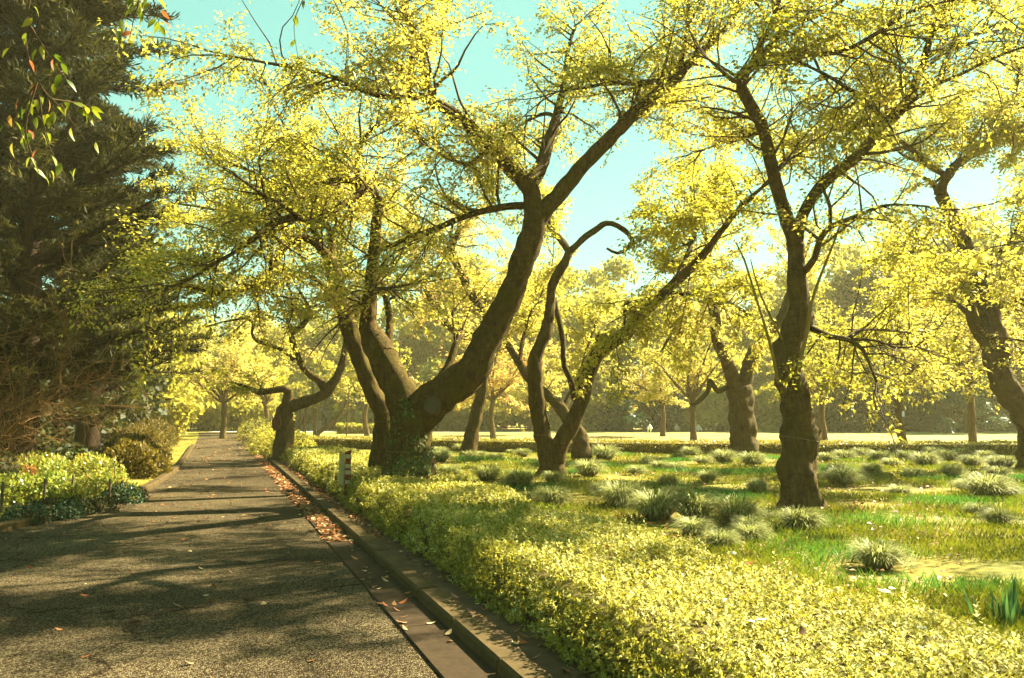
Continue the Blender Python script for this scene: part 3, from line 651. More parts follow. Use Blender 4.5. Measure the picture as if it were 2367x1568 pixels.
free_cherry('cherry_tree', 'cherry tree overhanging the near road from the left side of the viewer', -9.2, -.6, 8.5, 221, leaf=.12, step=.3, per=9, tstep=.18, spread=5.0, r0=.28)
free_cherry('cherry_tree', 'unseen cherry tree added behind the viewer to block sky over the near road', -1.5, -6.5, 8.5, 225, leaf=.13, step=.32, per=9, tstep=.18, spread=5.0, r0=.28)  # out of view, added to cut sky light on the near road
free_cherry('cherry_tree', 'cherry tree beyond the picture edge shading the grass from its far side', 19.0, 22.5, 9.0, 211, leaf=.1, step=.3, per=9, tstep=.18, spread=4.6, r0=.28)
free_cherry('cherry_tree', 'cherry tree beyond the picture edge nearest the iris blades', 12.6, 13.2, 8.5, 215, leaf=.1, step=.36, per=8, tstep=.2, spread=4.2, r0=.26)
def Xp(x, Y): return (x - CX) / FPX * Y
mids = [(520, 56, 9, 'cherry_gold', 'golden cherry tree at the far bend of the road'),
        (430, 74, 12, 'cherry_gold', 'tall pale yellow tree closing the far end of the road'),
        (615, 66, 9, 'cherry', 'low yellow tree showing just left of the crooked cherry'),
        (850, 63, 9.5, 'cherry', 'yellow-green tree on the lawn seen left of the ivy-clad trunk'),
        (1140, 55, 9.5, 'cherry_orange', 'orange-pink cherry tree on the lawn between the two central trunks'),
        (1240, 66, 9, 'cherry_gold', 'golden tree on the lawn behind the V-stemmed cherry'),
        (1600, 50, 9.5, 'cherry', 'yellow cherry tree on the lawn just left of the burl tree'),
        (1530, 62, 8.5, 'cherry_gold', 'pale golden tree behind the long leaning stem of the V-stemmed cherry'),
        (1900, 52, 11, 'cherry', 'yellow-green tree on the lawn right of the swollen trunk'),
        (2080, 40, 10.5, 'cherry', 'spreading yellow cherry with drooping sprays over the far hedge'),
        (2240, 44, 12, 'cherry', 'tall yellow-green tree behind the leaning edge tree'),
        (2420, 36, 12, 'cherry_gold', 'bronze-yellow tree at the picture edge behind the leaning cherry')]
for i, (x, Y, h, mt, lab) in enumerate(mids):
    free_cherry('park_tree', lab, Xp(x, Y), Y, h, 300 + i, mat=mt, leaf=.19 if Y > 50 else .145, step=.30, per=9, tstep=.22, spread=h * .46, r0=.2, n_limbs=8, blen=(1.3, 3.0), zmin=1.6)
# small leaning double-stemmed tree by the far clipped hedge
def small_tree(label, x, Y, stems, seed, mat):
    root = tag(empty('park_tree', (Xp(x, Y), Y, 0)), label, 'tree'); cr = Crown(seed, leaf=.2, step=.3, twig_step=.26, per_twig=6, blen=(1, 2.2), fine=False, zmin=2.2)
    for pts in stems:
        lp, lr = px_limb(pts, Y); lp, lr = flare(lp, lr); lp, lr = resample(lp, lr, .2)
        t = Tubes(); t.add(lp, lr, 8, .12, seed=seed); t.build('stem', M['bark_far'], root, loc=root.location); cr.limb(lp, lr, .5)
    cr.build(root, M[mat])
small_tree('double-stemmed little tree leaning over the far clipped hedge', 735, 60, [[(728, 1000, 5), (728, 965, 4.5), (728, 930, 4), (722, 880, 3)], [(735, 1002, 6), (760, 985, 5), (782, 965, 4.5), (800, 930, 3)]], 401, 'cherry_gold')
small_tree('straight brown trunk between the crooked cherry and the double-stemmed tree', 705, 61, [[(703, 1000, 4.5), (706, 960, 4), (712, 920, 3)], [(690, 1002, 3), (694, 960, 2.5), (690, 920, 2)]], 403, 'cherry')
small_tree('staked sapling in front of the far clipped hedge', 801, 58, [[(801, 1003, 2.2), (803, 970, 1.8), (806, 930, 1.4), (806, 900, 1)]], 405, 'cherry_gold')

# ------------------------------------------------------------------ far tree line
def clump_tree(seed, h, spread, mat, n=6500, leaf=.40, low=.12, conic=0.0):
    """mesh data of a broad tree: trunk and limbs, crown of leaf clumps"""
    rr = random.Random(seed); tb = Tubes()
    tp, tr = resample([(0, 0, -.2), (rr.uniform(-.2, .2), 0, h * .2), (rr.uniform(-.4, .4), rr.uniform(-.3, .3), h * .45), (0, 0, h * .8)], [.34, .27, .2, .06], .6)
    tb.add(tp, tr, 8, .12, seed=seed)
    cl = []
    for j in range(26):
        t = rr.random() ** .8; z = h * (low + (1 - low) * t)
        rad = spread * (math.sin(math.pi * min(1, (.18 + .82 * t)) ** .9) * (1 - conic) + conic * (1 - t)) * rr.uniform(.35, 1.0)
        a = rr.random() * 6.283; c = np.array([math.cos(a) * rad, math.sin(a) * rad, z]); cl.append((c, rr.uniform(.16, .3) * spread + .35))
        st = np.array([0, 0, max(h * .18, z - rad * .7)]); lp, lr = resample([st, st * .4 + c * .6 + [0, 0, .2], c], [.09, .05, .02], .5); tb.add(lp, lr, 5, .1, cap=False)
    P, D, N, T = [], [], [], []
    for c, r in cl:
        k = int(n / 26); u = rnd_unit(k); u[:, 2] *= .62
        p = c + u * r * (rng.random(k) ** .45)[:, None] * 1.15
        P.append(p); D.append(rng.normal(size=(k, 3)) + u * .6 - [0, 0, .3]); N.append(u * .6 + [0, 0, .6] + rng.normal(size=(k, 3)) * .5)
        T.append(np.clip(rr.uniform(.2, .75) + rng.normal(size=k) * .15, 0, 1))
    P, D, N, T = map(np.concatenate, (P, D, N, T)); l = leaf * rng.uniform(.6, 1.3, len(P))
    V, F = leaf_arrays(P, D, N, l, l * .62)
    return (make_mesh('far_trunk', np.concatenate(tb.V), np.concatenate(tb.F), M['bark_far'], smooth=True), make_mesh('far_crown', V, F, mat, np.repeat(T, 4)))
protos = {}
for key, (h, sp, mt, low, con) in dict(broad1=(13, 4.6, 'broad', .12, 0), broad2=(12, 5.0, 'broad', .08, 0), gold=(12, 4.6, 'cherry_gold', .12, 0), orange=(11, 4.2, 'cherry_orange', .15, 0),
                                      dark1=(11, 4.2, 'dark', .05, .3), dark2=(12, 5, 'dark', .04, .1), teal=(8, 3.2, 'teal', .08, .35), under=(4.5, 3.2, 'dark', .02, 0), brush=(4.2, 3.4, 'broad', .02, 0)).items():
    protos[key] = clump_tree(hash(key) % 1 + len(key) * 17 + int(h * 3), h, sp, M[mt], low=low, conic=con)
ORD = ['first', 'second', 'third', 'fourth', 'fifth', 'sixth', 'seventh', 'eighth', 'ninth', 'tenth', 'eleventh', 'twelfth', 'thirteenth', 'fourteenth', 'fifteenth', 'sixteenth', 'seventeenth', 'eighteenth', 'nineteenth', 'twentieth',
       'twenty-first', 'twenty-second', 'twenty-third', 'twenty-fourth', 'twenty-fifth', 'twenty-sixth', 'twenty-seventh', 'twenty-eighth', 'twenty-ninth', 'thirtieth']
def far_tree(name, label, key, X, Y, s, rot, group=None, cat='tree'):
    o = tag(empty(name, (X, Y, 0)), label, cat, group); o.scale = (s, s, s * random.uniform(.92, 1.1)); o.rotation_euler.z = rot
    put('trunk', protos[key][0], o); tag(put('crown', protos[key][1], o), kind='stuff'); return o
for i, (X, Y, key, s, lab) in enumerate([(-44, 104, 'gold', 1.1, 'golden tree standing square across the far end of the road'), (-50, 100, 'broad2', 1.0, 'olive tree left of the golden one across the road end'), (-38, 110, 'broad1', .9, 'olive tree right of the golden one across the road end'), (-56, 92, 'broad1', 1.2, 'tall olive tree far off behind the left roadside trees'), (-41, 86, 'gold', .75, 'low golden tree on the left verge near the road end'), (-33, 92, 'orange', .7, 'low orange tree on the right verge near the road end'), (-30, 100, 'gold', .85, 'rounded golden tree beyond the low orange one by the road end'), (-31.5, 84, 'brush', 1.1, 'leafy thicket closing the road end'), (-28, 85, 'brush', 1.0, 'leafy thicket right of the one closing the road'), (-35.5, 82, 'brush', 1.2, 'leafy thicket left of the one closing the road'), (-30, 88, 'gold', .95, 'golden tree rising straight over the road end'), (-35, 90, 'broad2', .95, 'olive tree left of the golden one over the road end'), (-24, 74, 'brush', .9, 'leafy thicket on the right verge before the road end')]):
    far_tree('shrub' if key == 'brush' else 'far_tree', lab, key, X, Y, s, i * 1.1, None, 'shrub' if key == 'brush' else 'tree')
far = []   # (x on the photograph, distance, kind, scale)
for x, Y, key, s in [(560, 100, 'gold', .95), (640, 98, 'broad2', .85), (700, 104, 'gold', .8), (770, 96, 'broad1', .9), (850, 100, 'gold', .85), (930, 95, 'broad2', .95), (1010, 100, 'orange', 1.1), (1085, 94, 'broad1', 1.15),
                     (1165, 98, 'orange', 1.2), (1235, 92, 'broad2', 1.1), (1310, 96, 'broad1', 1.15), (1385, 90, 'broad2', 1.05), (1430, 97, 'broad1', 1.2), (1530, 92, 'broad2', 1.1), (1600, 96, 'broad1', 1.0), (1680, 92, 'gold', 1.0),
                     (1760, 95, 'broad1', 1.1), (1850, 90, 'broad2', 1.1), (1930, 94, 'broad1', 1.2), (2010, 88, 'dark2', 1.15), (2090, 92, 'broad1', 1.35), (2180, 86, 'dark1', 1.3), (2270, 90, 'broad2', 1.4), (2370, 86, 'dark2', 1.3), (2480, 90, 'broad1', 1.4), (2600, 88, 'broad2', 1.3)]:
    far.append((x, Y, key, s))
for x, Y, key, s in [(1010, 84, 'brush', 1.1), (1080, 86, 'brush', 1.0), (880, 90, 'brush', 1.2), (760, 92, 'brush', 1.1), (1240, 85, 'brush', 1.1), (1350, 86, 'brush', 1.0), (1580, 86, 'brush', 1.1), (1660, 84, 'brush', 1.0), (1740, 86, 'brush', 1.1), (1840, 84, 'brush', 1.1), (1000, 118, 'broad2', 1.2), (1120, 118, 'broad1', 1.35), (1260, 116, 'broad2', 1.3), (1380, 118, 'broad1', 1.3), (1500, 116, 'broad2', 1.2), (1640, 118, 'broad1', 1.2), (1800, 116, 'broad2', 1.3), (1980, 114, 'broad1', 1.4), (2160, 112, 'broad2', 1.5), (2340, 112, 'broad1', 1.5), (840, 118, 'broad1', 1.1), (700, 118, 'broad2', 1.1), (600, 112, 'gold', 1.0)]:
    far.append((x, Y, key, s))
adj = dict(brush='low leafy',gold='golden', broad1='tall olive', broad2='broad olive', orange='orange-tinged', dark1='dark pointed', dark2='dark spreading')
cnt = {}
far.sort()
for i, (x, Y, key, s) in enumerate(far):
    cnt[key] = cnt.get(key, 0) + 1
    far_tree('far_tree', f'{ORD[cnt[key] - 1]} {adj[key]} tree from the left in the far tree line', key, Xp(x, Y), Y, s * 1.28, i * 1.7, 'trees in the far tree line')
far_tree('evergreen_tree', 'blue-green evergreen on the far lawn edge right of the V-stemmed cherry', 'teal', Xp(1455, 80), 80, 1.0, .4)
far_tree('evergreen_tree', 'smaller blue-green evergreen leaning against the larger one beside it', 'teal', Xp(1530, 82), 82, .72, 2.0)
far_tree('evergreen_tree', 'feathery blue-green evergreen above the brown notice board', 'teal', Xp(2230, 72), 72, .95, 1.1)
for i, x in enumerate((1400, 1890, 1960, 2040, 2120, 2190, 2290, 2360, 2440)):
    Yb = 84 - (i % 3) * 2
    far_tree('shrub', f'{ORD[i]} dark shrub from the left under the far tree line', 'under', Xp(x, Yb), Yb, .8 + .15 * (i % 3), i * 2.1, 'shrubs under the far tree line', 'shrub')
# a far clipped hedge and a pale kiosk on the far left lawn
def leaf_box(name, P0, P1, wid, h, n, leaf, mat, parent, tint=(.45, .2), core=True, cmat='core', top_tint=.15):
    """clipped hedge: leaves over the faces of a long box, twiggy core inside"""
    P0, P1 = np.array(P0, float), np.array(P1, float); d = P1 - P0; L = np.linalg.norm(d); d /= L; nn = np.array([d[1], -d[0]])
    base = np.array(parent.location)
    u = rng.random(n) * L; w = rng.random(n) * wid; z = rng.random(n) * h; face = rng.random(n)
    ft = wid / (wid + 2 * h); top = face < ft; fr = (~top) & (face < ft + (1 - ft) / 2)
    z = np.where(top, h, z); w = np.where(top, w, np.where(fr, 0, wid))
    wob = np.array([.05 * math.sin(a * 1.9) + .04 * math.sin(a * 5.3 + 1) for a in u])
    z = z * (1 + wob); p = P0[None, :] + d[None, :] * u[:, None] - nn[None, :] * (w - 0)[:, None]
    p3 = np.column_stack([p, z]) + rng.normal(size=(n, 3)) * .035
    nr = np.where(top[:, None], [0, 0, 1.0], np.where(fr[:, None], [nn[0], nn[1], .3], [-nn[0], -nn[1], .3])) + rng.normal(size=(n, 3)) * .5
    dd = nr * .6 + rng.normal(size=(n, 3)) * .6; dd[:, 2] += .3
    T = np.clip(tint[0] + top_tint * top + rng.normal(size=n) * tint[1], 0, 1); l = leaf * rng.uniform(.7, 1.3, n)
    V, F = leaf_arrays(p3 - base, dd, nr, l, l * .55); tag(put('foliage', make_mesh('hedge_foliage', V, F, M[mat], np.repeat(T, 4)), parent), kind='stuff')
    if core:
        me = box_mesh('hedge_core', 0, L, .06, wid - .06, 0, h - .05, M[cmat], .03); o = put('core', me, parent); o.location = Vector((P0[0], P0[1], 0)) - parent.location; o.rotation_euler.z = math.atan2(d[1], d[0])
fh = tag(empty('hedge', (Xp(800, 66), 66, 0)), 'long clipped hedge far off on the lawn behind the crooked cherry', 'hedge')
leaf_box('far_hedge', (Xp(782, 70), 70), (Xp(1000, 72), 72), 1.4, .75, 2600, .2, 'broad', fh)
kiosk = tag(empty('kiosk', (Xp(700, 92), 92, 0)), 'small pale park kiosk with a flat roof far off left of the trunk pair', 'kiosk')
put('wall', box_mesh('kiosk_wall', -2.2, 2.2, 0, 2.4, 0, 1.15, M['paint'], .02), kiosk); put('wall', box_mesh('kiosk_upper', -2.15, 2.15, .05, 2.35, 1.9, 2.3, M['paint'], .02), kiosk)
put('window_band', box_mesh('kiosk_glass', -2.0, 2.0, .15, 2.2, 1.15, 1.9, plain('kiosk_glass', (.05, .06, .06), .15), 0), kiosk)
put('roof', box_mesh('kiosk_roof', -2.5, 2.5, -.4, 2.7, 2.3, 2.45, M['paint'], .03), kiosk)
nb = tag(empty('notice_board', at(2198, 990, 78) * 1.0), 'brown wooden notice board under the feathery evergreen', 'notice board'); nb.location.z = 0
put('panel', box_mesh('notice_panel', -.55, .55, -.03, .03, .75, 1.35, M['noticewood'], .01), nb)
for sx in (-.45, .45): put('post', box_mesh('notice_post', sx - .04, sx + .04, .04, .12, -.1, 1.45, M['stake'], .005), nb)
ws = tag(empty('sign', (Xp(2083, 80), 80, 0)), 'small white sign in the dark wood beyond the drooping yellow sprays', 'sign')
put('panel', box_mesh('sign_panel', -.16, .16, -.02, .02, 1.5, 2.05, M['white'], .01), ws); put('post', box_mesh('sign_post', -.03, .03, .03, .08, -.1, 2.0, M['stake'], .005), ws)

# ------------------------------------------------------------------ conifers left of the road
def cedar(label, X, Y, h, seed, spread, r0=.42, zlow=2.2, nper=5, dens=1.0, top_keep=1.0, mat='cedar', nl=.13):
    rr = random.Random(seed); root = tag(empty('cedar_tree', (X, Y, 0)), label, 'tree'); base = np.array([X, Y, 0.0])
    tp, tr = resample([(0, 0, -.2), (.1, 0, 2), (0, .1, h * .4), (.05, 0, h)], [r0 * 1.25, r0, r0 * .72, .03], .5)
    t = Tubes(); t.add(tp, tr, 12, .12, seed=seed); t.build('trunk', M['cedarbark'], root)
    br = Tubes(); P, D, T = [], [], []
    z = zlow
    while z < h - .5:
        f = (z - zlow) / (h - zlow); L0 = spread * (1 - f) ** .62 * (.55 + .45 * min(1, (f + .25) * 2.2))
        for j in range(nper):
            a = rr.random() * 6.283; L = L0 * rr.uniform(.65, 1.15); d = np.array([math.cos(a), math.sin(a), rr.uniform(.05, .35)]); d /= np.linalg.norm(d)
            q = np.array([0, 0, z + rr.uniform(-.2, .2)]); pts = [q]; n = 8
            for i in range(n):
                d = d + rng.normal(size=3) * .07; d[2] += .05 - .10 * i / n; d /= np.linalg.norm(d); pts.append(pts[-1] + d * L / n)
            pts = np.array(pts); br.add(pts, np.linspace(.035 + .018 * L, .008, n + 1), 6, .1, cap=False, seed=j)
            for i in range(2, n + 1):                               # flat sprays of branchlets
                for sd in (-1, 1):
                    for _ in range(max(1, int(2 * dens))):
                        Tn = norm(pts[i] - pts[i - 1]); side = norm(np.cross(Tn, [0, 0, 1.0])) * sd
                        b0 = pts[i - 1] + (pts[i] - pts[i - 1]) * rr.random(); bl = rr.uniform(.45, 1.15) * (.55 + .6 * (1 - i / n)) * (1 if L > 2 else .7)
                        bd = Tn * rr.uniform(.5, 1.0) + side * rr.uniform(.4, .9) + np.array([0, 0, rr.uniform(-.12, .22)]); bd /= np.linalg.norm(bd)
                        b1 = b0 + bd * bl; br.add([b0, (b0 + b1) / 2, b1], [.009, .006, .003], 3, cap=False)
                        k = int(38 * dens * bl / .8) + 6; tt = rng.random(k)
                        p = b0 + bd * bl * tt[:, None] + rng.normal(size=(k, 3)) * [.05, .05, .025]
                        P.append(p); dv = bd * .8 + rng.normal(size=(k, 3)) * .55; dv[:, 2] += .3; D.append(dv)
                        T.append(np.clip(.3 + .35 * rr.random() * rr.random() + rng.normal(size=k) * .15, 0, 1))
        z += .62 * (1 - .35 * f)
    P, D, T = map(np.concatenate, (P, D, T)); l = nl * rng.uniform(.7, 1.6, len(P))
    V, F = leaf_arrays(P, D, rnd_unit(len(P)), l, l * .17)
    tag(put('crown', make_mesh('cedar_crown', V, F, M[mat], np.repeat(T, 4)), root), kind='stuff'); tag(br.build('branches', M['cedarbark'], root), kind='stuff')
    print('CEDAR', len(P)); return root
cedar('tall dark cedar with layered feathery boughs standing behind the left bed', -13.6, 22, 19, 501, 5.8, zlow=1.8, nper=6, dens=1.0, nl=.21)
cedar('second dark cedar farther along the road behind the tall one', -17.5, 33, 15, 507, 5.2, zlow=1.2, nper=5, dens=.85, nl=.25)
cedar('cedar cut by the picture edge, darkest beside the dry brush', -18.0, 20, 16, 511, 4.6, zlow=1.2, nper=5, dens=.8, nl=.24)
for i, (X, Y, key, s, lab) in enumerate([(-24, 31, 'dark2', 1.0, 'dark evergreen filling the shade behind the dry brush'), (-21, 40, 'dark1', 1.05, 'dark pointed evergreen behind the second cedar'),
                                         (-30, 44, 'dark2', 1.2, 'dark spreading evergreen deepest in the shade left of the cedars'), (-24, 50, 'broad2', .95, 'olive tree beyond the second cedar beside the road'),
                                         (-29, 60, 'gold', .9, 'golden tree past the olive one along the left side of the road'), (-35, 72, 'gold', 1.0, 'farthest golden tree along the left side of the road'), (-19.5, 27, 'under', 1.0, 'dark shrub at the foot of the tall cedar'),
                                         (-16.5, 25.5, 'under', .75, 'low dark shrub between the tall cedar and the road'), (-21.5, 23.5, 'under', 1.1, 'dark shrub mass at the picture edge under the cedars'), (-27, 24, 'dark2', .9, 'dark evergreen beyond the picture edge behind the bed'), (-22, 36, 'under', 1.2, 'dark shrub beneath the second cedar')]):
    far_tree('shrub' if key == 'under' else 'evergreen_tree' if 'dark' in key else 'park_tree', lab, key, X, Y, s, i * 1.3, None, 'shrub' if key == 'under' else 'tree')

# ------------------------------------------------------------------ azalea hedge beside the road and the low far hedge
def near_hedge():
    root = tag(empty('azalea_hedge', rd(12, 1.0)), 'broad low clipped azalea hedge running along the kerb', 'hedge'); base = np.array(root.location)
    s0, s1 = 2.2, 30.0
    def top_h(s, w): return .47 + .035 * mnoise.noise(Vector((s * 1.1, w * 1.4, 0))) + .05 * mnoise.noise(Vector((s * .35, w * .6, 3)))
    def w_back(s): return 2.15 + .28 * mnoise.noise(Vector((s * .55, 7, 0))) + (.25 if s > 12 else 0)
    def w_front(s, z): return .26 + .12 * (z / .47) ** 2 + .07 * mnoise.noise(Vector((s * 1.6, z * 3, 5))) + (.09 * mnoise.noise(Vector((s * .6, z, 9))))
    # twiggy core
    V, F = [], []; ss = np.arange(s0 + .05, s1, .2); prof = [(0, 0), (0, .3), (.06, .38), (.3, .42), (.5, .42), (.75, .42), (.92, .40), (1, .28), (1, 0)]
    for s in ss:
        wb, wf = w_back(s) - .10, w_front(s, .2) + .09
        for (f, z) in prof:
            w = wf + (wb - wf) * f; V.append(rd(s, w, z * top_h(s, w) / .47 * .93 + .0) - base)
    m = len(prof)
    for i in range(len(ss) - 1):
        for j in range(m - 1): a = i * m + j; F.append((a, a + 1, a + m + 1, a + m))
    put('core', make_mesh('azalea_core', np.array(V), np.array(F), M['core']), root)
    P, D, N, T, Ls = [], [], [], [], []
    # sprigs: rosettes of small upright leaves
    for (a, b, dens, lf, k) in ((s0, 5.5, 760, .026, 8), (5.5, 9, 560, .03, 8), (9, 15, 300, .038, 8), (15, s1, 120, .055, 7)):
        n_top = int((b - a) * 1.95 * dens); n_fr = int((b - a) * .5 * dens * 1.15); n_bk = int((b - a) * .3 * dens * .5)
        for which, n in (('t', n_top), ('f', n_fr), ('b', n_bk)):
            for _ in range(n):
                s = random.uniform(a, b)
                if which == 't':
                    wf, wb = w_front(s, .45), w_back(s); w = random.uniform(wf, wb); z = top_h(s, w) - .05 * max(0, (w - wb + .25) / .25) ** 2 * 2 + random.uniform(-.045, .015)
                    ax = np.array([random.gauss(0, .25), random.gauss(0, .25), 1.0])
                    if random.random() < .018: z += random.uniform(.02, .10)
                elif which == 'f':
                    z = random.uniform(.04, .47); w = w_front(s, z) + random.uniform(-.03, .06); ax = np.array([-N2[0] * .8, -N2[1] * .8, .75]) + rng.normal(size=3) * .3
                else:
                    z = random.uniform(.1, .42); w = w_back(s) + random.uniform(-.05, .04); ax = np.array([N2[0] * .7, N2[1] * .7, .8]) + rng.normal(size=3) * .3
                if mnoise.noise(Vector((s * 2.3, w * 2.3, z * 2.3 + 11))) < -.42 and random.random() < .75: continue      # hollows
                ax = ax / np.linalg.norm(ax)
                u = np.cross(ax, [.3, .8, .1]); u /= np.linalg.norm(u); v = np.cross(ax, u)
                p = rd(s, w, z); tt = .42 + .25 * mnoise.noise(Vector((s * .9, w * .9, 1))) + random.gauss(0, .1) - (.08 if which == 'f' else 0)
                an = np.arange(k) * 2.4 + random.random() * 6; rad = .5 + .7 * rng.random(k)
                dd = ax * rng.uniform(.35, 1.0, k)[:, None] + (u * np.cos(an)[:, None] + v * np.sin(an)[:, None]) * rad[:, None]
                P.append(p + ax * rng.uniform(-.02, .03, k)[:, None] * (lf / .03)); D.append(dd); N.append(np.repeat(ax[None, :], k, 0) + rng.normal(size=(k, 3)) * .2)
                T.append(np.clip(tt + rng.normal(size=k) * .2 + (.38 if random.random() < .04 else 0), 0, 1)); Ls.append(lf * rng.uniform(.75, 1.35, k))
    for _ in range(230):                                            # unclipped shoots standing above the top
        s = s0 + 9 * random.random() ** 1.2; w = random.uniform(.4, 2.2); h = random.uniform(.06, .17); p = rd(s, w, top_h(s, w) - .02); lean = np.array([random.gauss(0, .2), random.gauss(0, .2), 1.0])
        for q in range(9):
            f = q / 8; an = q * 2.4; P.append((p + lean * h * f)[None, :]); D.append(np.array([[math.cos(an), math.sin(an), .7]])); N.append(np.array([[0, 0, 1.0]])); T.append(np.array([random.uniform(.55, .9)])); Ls.append(np.array([.03 * random.uniform(.8, 1.2)]))
    P, D, N, T, Ls = map(np.concatenate, (P, D, N, T, Ls))
    V, F = leaf_arrays(P - base, D, N, Ls, Ls * .46, .05, .2)
    tag(put('foliage', make_mesh('azalea_foliage', V, F, M['hedge'], np.repeat(T, 4)), root), kind='stuff'); print('HEDGE', len(P))
    # dry stems showing at the foot
    tb = Tubes()
    for _ in range(260):
        s = random.uniform(s0, 20); a = rd(s, .34 + random.uniform(-.03, .1), .03); b = a + np.array([random.gauss(-.03, .07), random.gauss(-.02, .07), random.uniform(.12, .3)])
        tb.add([a, (a + b) / 2 + rng.normal(size=3) * .02, b], [.006, .004, .003], 4, cap=False)
    tag(tb.build('stems', M['twig'], root, loc=base), kind='stuff')
near_hedge()
def strip_hedge(label, pts, wid, h, n, leaf, mat, tint):
    root = tag(empty('hedge', (pts[0][0], pts[0][1], 0)), label, 'hedge'); L = sum(math.dist(a, b) for a, b in zip(pts, pts[1:]))
    for a, b in zip(pts, pts[1:]): leaf_box('hedge', a, b, wid, h, int(n * math.dist(a, b) / L), leaf, mat, root, tint)
strip_hedge('low clipped hedge crossing the grass in front of the open lawn', [(-11.8, 40.6), (-3.0, 36.6), (4.2, 33.2), (12, 31.9), (19.5, 31.4), (27, 31.6)], .9, .5, 26000, .075, 'hedge_dry', (.42, .18))
# leafy plants continuing along the road past the azalea hedge
for i, (s, w, hh, lab) in enumerate([(31.5, .7, 1.0, 'ragged roadside shrub at the far end of the azalea hedge'), (35, .5, 1.2, 'second ragged shrub along the kerb past the crooked cherry'), (40, .5, 1.3, 'third ragged shrub along the kerb past the crooked cherry'),
                                     (47, .6, 1.5, 'dark spiky shrub at the far road edge'), (56, .6, 1.5, 'farthest roadside shrub before the road fades')]):
    p = rd(s, w); root = tag(empty('shrub', p), lab, 'shrub'); n = 2600; u = rnd_unit(n); u[:, 2] = abs(u[:, 2])
    q = u * (rng.random(n) ** .4)[:, None] * [1.0, 1.1, 1.0] * hh; l = .1 * rng.uniform(.7, 1.3, n); q[:, 2] += .02
    V, F = leaf_arrays(q, u + rng.normal(size=(n, 3)) * .6, rnd_unit(n) + [0, 0, .8], l, l * .5)
    tag(put('foliage', make_mesh('shrub_leaves', V, F, M['dark' if i == 3 else 'broad'], np.repeat(np.clip(.5 + rng.normal(size=n) * .2, 0, 1), 4)), root), kind='stuff')
    tb = Tubes()
    for j in range(9):
        a = random.random() * 6.28; e = np.array([math.cos(a) * .6, math.sin(a) * .6, .9]) * hh; tb.add([(0, 0, -.05), e * .5 + [0, 0, .1], e], [.025, .016, .006], 5, cap=False)
    tag(tb.build('stems', M['twig'], root), kind='stuff')

# ------------------------------------------------------------------ marker post in the hedge
mp_ = at(804, 1098, 14.3); mk = tag(empty('marker_post', (mp_.x, mp_.y, 0)), 'red-brown marker post with pale plates and a side board, standing in the azalea hedge', 'marker post')
def prism(name, w, dep, h0, h1, hr, mat):
    bm = bmesh.new(); vs_ = [bm.verts.new(c) for c in ((-w, -dep, h0), (w, -dep, h0), (w, dep, h0), (-w, dep, h0), (-w, -dep, h1), (w, -dep, hr), (w, dep, hr), (-w, dep, h1))]
    for f in ((0, 3, 2, 1), (4, 5, 6, 7), (0, 1, 5, 4), (1, 2, 6, 5), (2, 3, 7, 6), (3, 0, 4, 7)): bm.faces.new([vs_[i] for i in f])
    bmesh.ops.bevel(bm, geom=bm.edges[:], offset=.004, segments=1, affect='EDGES'); me = bpy.data.meshes.new(name); bm.to_mesh(me); bm.free(); me.materials.append(mat); return me
put('post', prism('marker_post', .054, .054, -.2, .95, 1.0, M['postred']), mk)
for z in (.88, .71, .60, .43): put('plate', box_mesh('marker_plate', -.045, .052, -.064, -.0545, z - .036, z + .036, M['postpale'], .002), mk)
o = put('side_board', box_mesh('marker_board', -.16, -.062, -.012, .012, .38, .93, M['postpale'], .003), mk); o.rotation_euler.z = -.25
mk.rotation_euler.z = .18

# ------------------------------------------------------------------ grass, sedge tufts
def grass_field():
    n = 150000
    Y = 5.0 + 28 * rng.random(n) ** 1.5; X = (rng.random(n) * 1.5 - .22) * Y * .66 + .2
    s = (Y - 0) / .9394; w = (X - (K0[0] + D2[0] * s)) * .9394 + 0
    back = 2.35
    keep = (w > back) & (X < 26)
    X, Y = X[keep], Y[keep]
    dn = np.array([mnoise.noise(Vector((a * .55, b * .55, 2))) for a, b in zip(X, Y)]); gp = np.array([mnoise.noise(Vector((a * .38 + 9, b * .38, 5))) for a, b in zip(X, Y)])
    k2 = dn > -.18 + rng.normal(size=len(X)) * .12; X, Y, dn, gp = X[k2], Y[k2], dn[k2], gp[k2]
    n = len(X); p = np.column_stack([X, Y, np.zeros(n)]); a = rng.random(n) * 6.283
    d = np.column_stack([np.cos(a) * .5, np.sin(a) * .5, np.ones(n)]); nr = np.column_stack([np.sin(a), -np.cos(a), np.zeros(n)]) + rng.normal(size=(n, 3)) * .4
    l = (.055 + .10 * np.clip(gp + .35, 0, 1) + .03 * rng.random(n)) * (1 + Y * .012); w = .006 + .0007 * Y
    T = np.clip(.52 - 1.6 * np.clip(gp - .04, 0, 1) + rng.normal(size=n) * .12, 0, 1)
    V, F = leaf_arrays(p, d, nr, l, w, .3, .05)
    tag(put('grass', make_mesh('grass', V, F, M['grass'], np.repeat(T, 4))), 'thin yellow-green grass with emerald patches under the cherry trees', 'grass', kind='stuff'); print('GRASS', n)
grass_field()
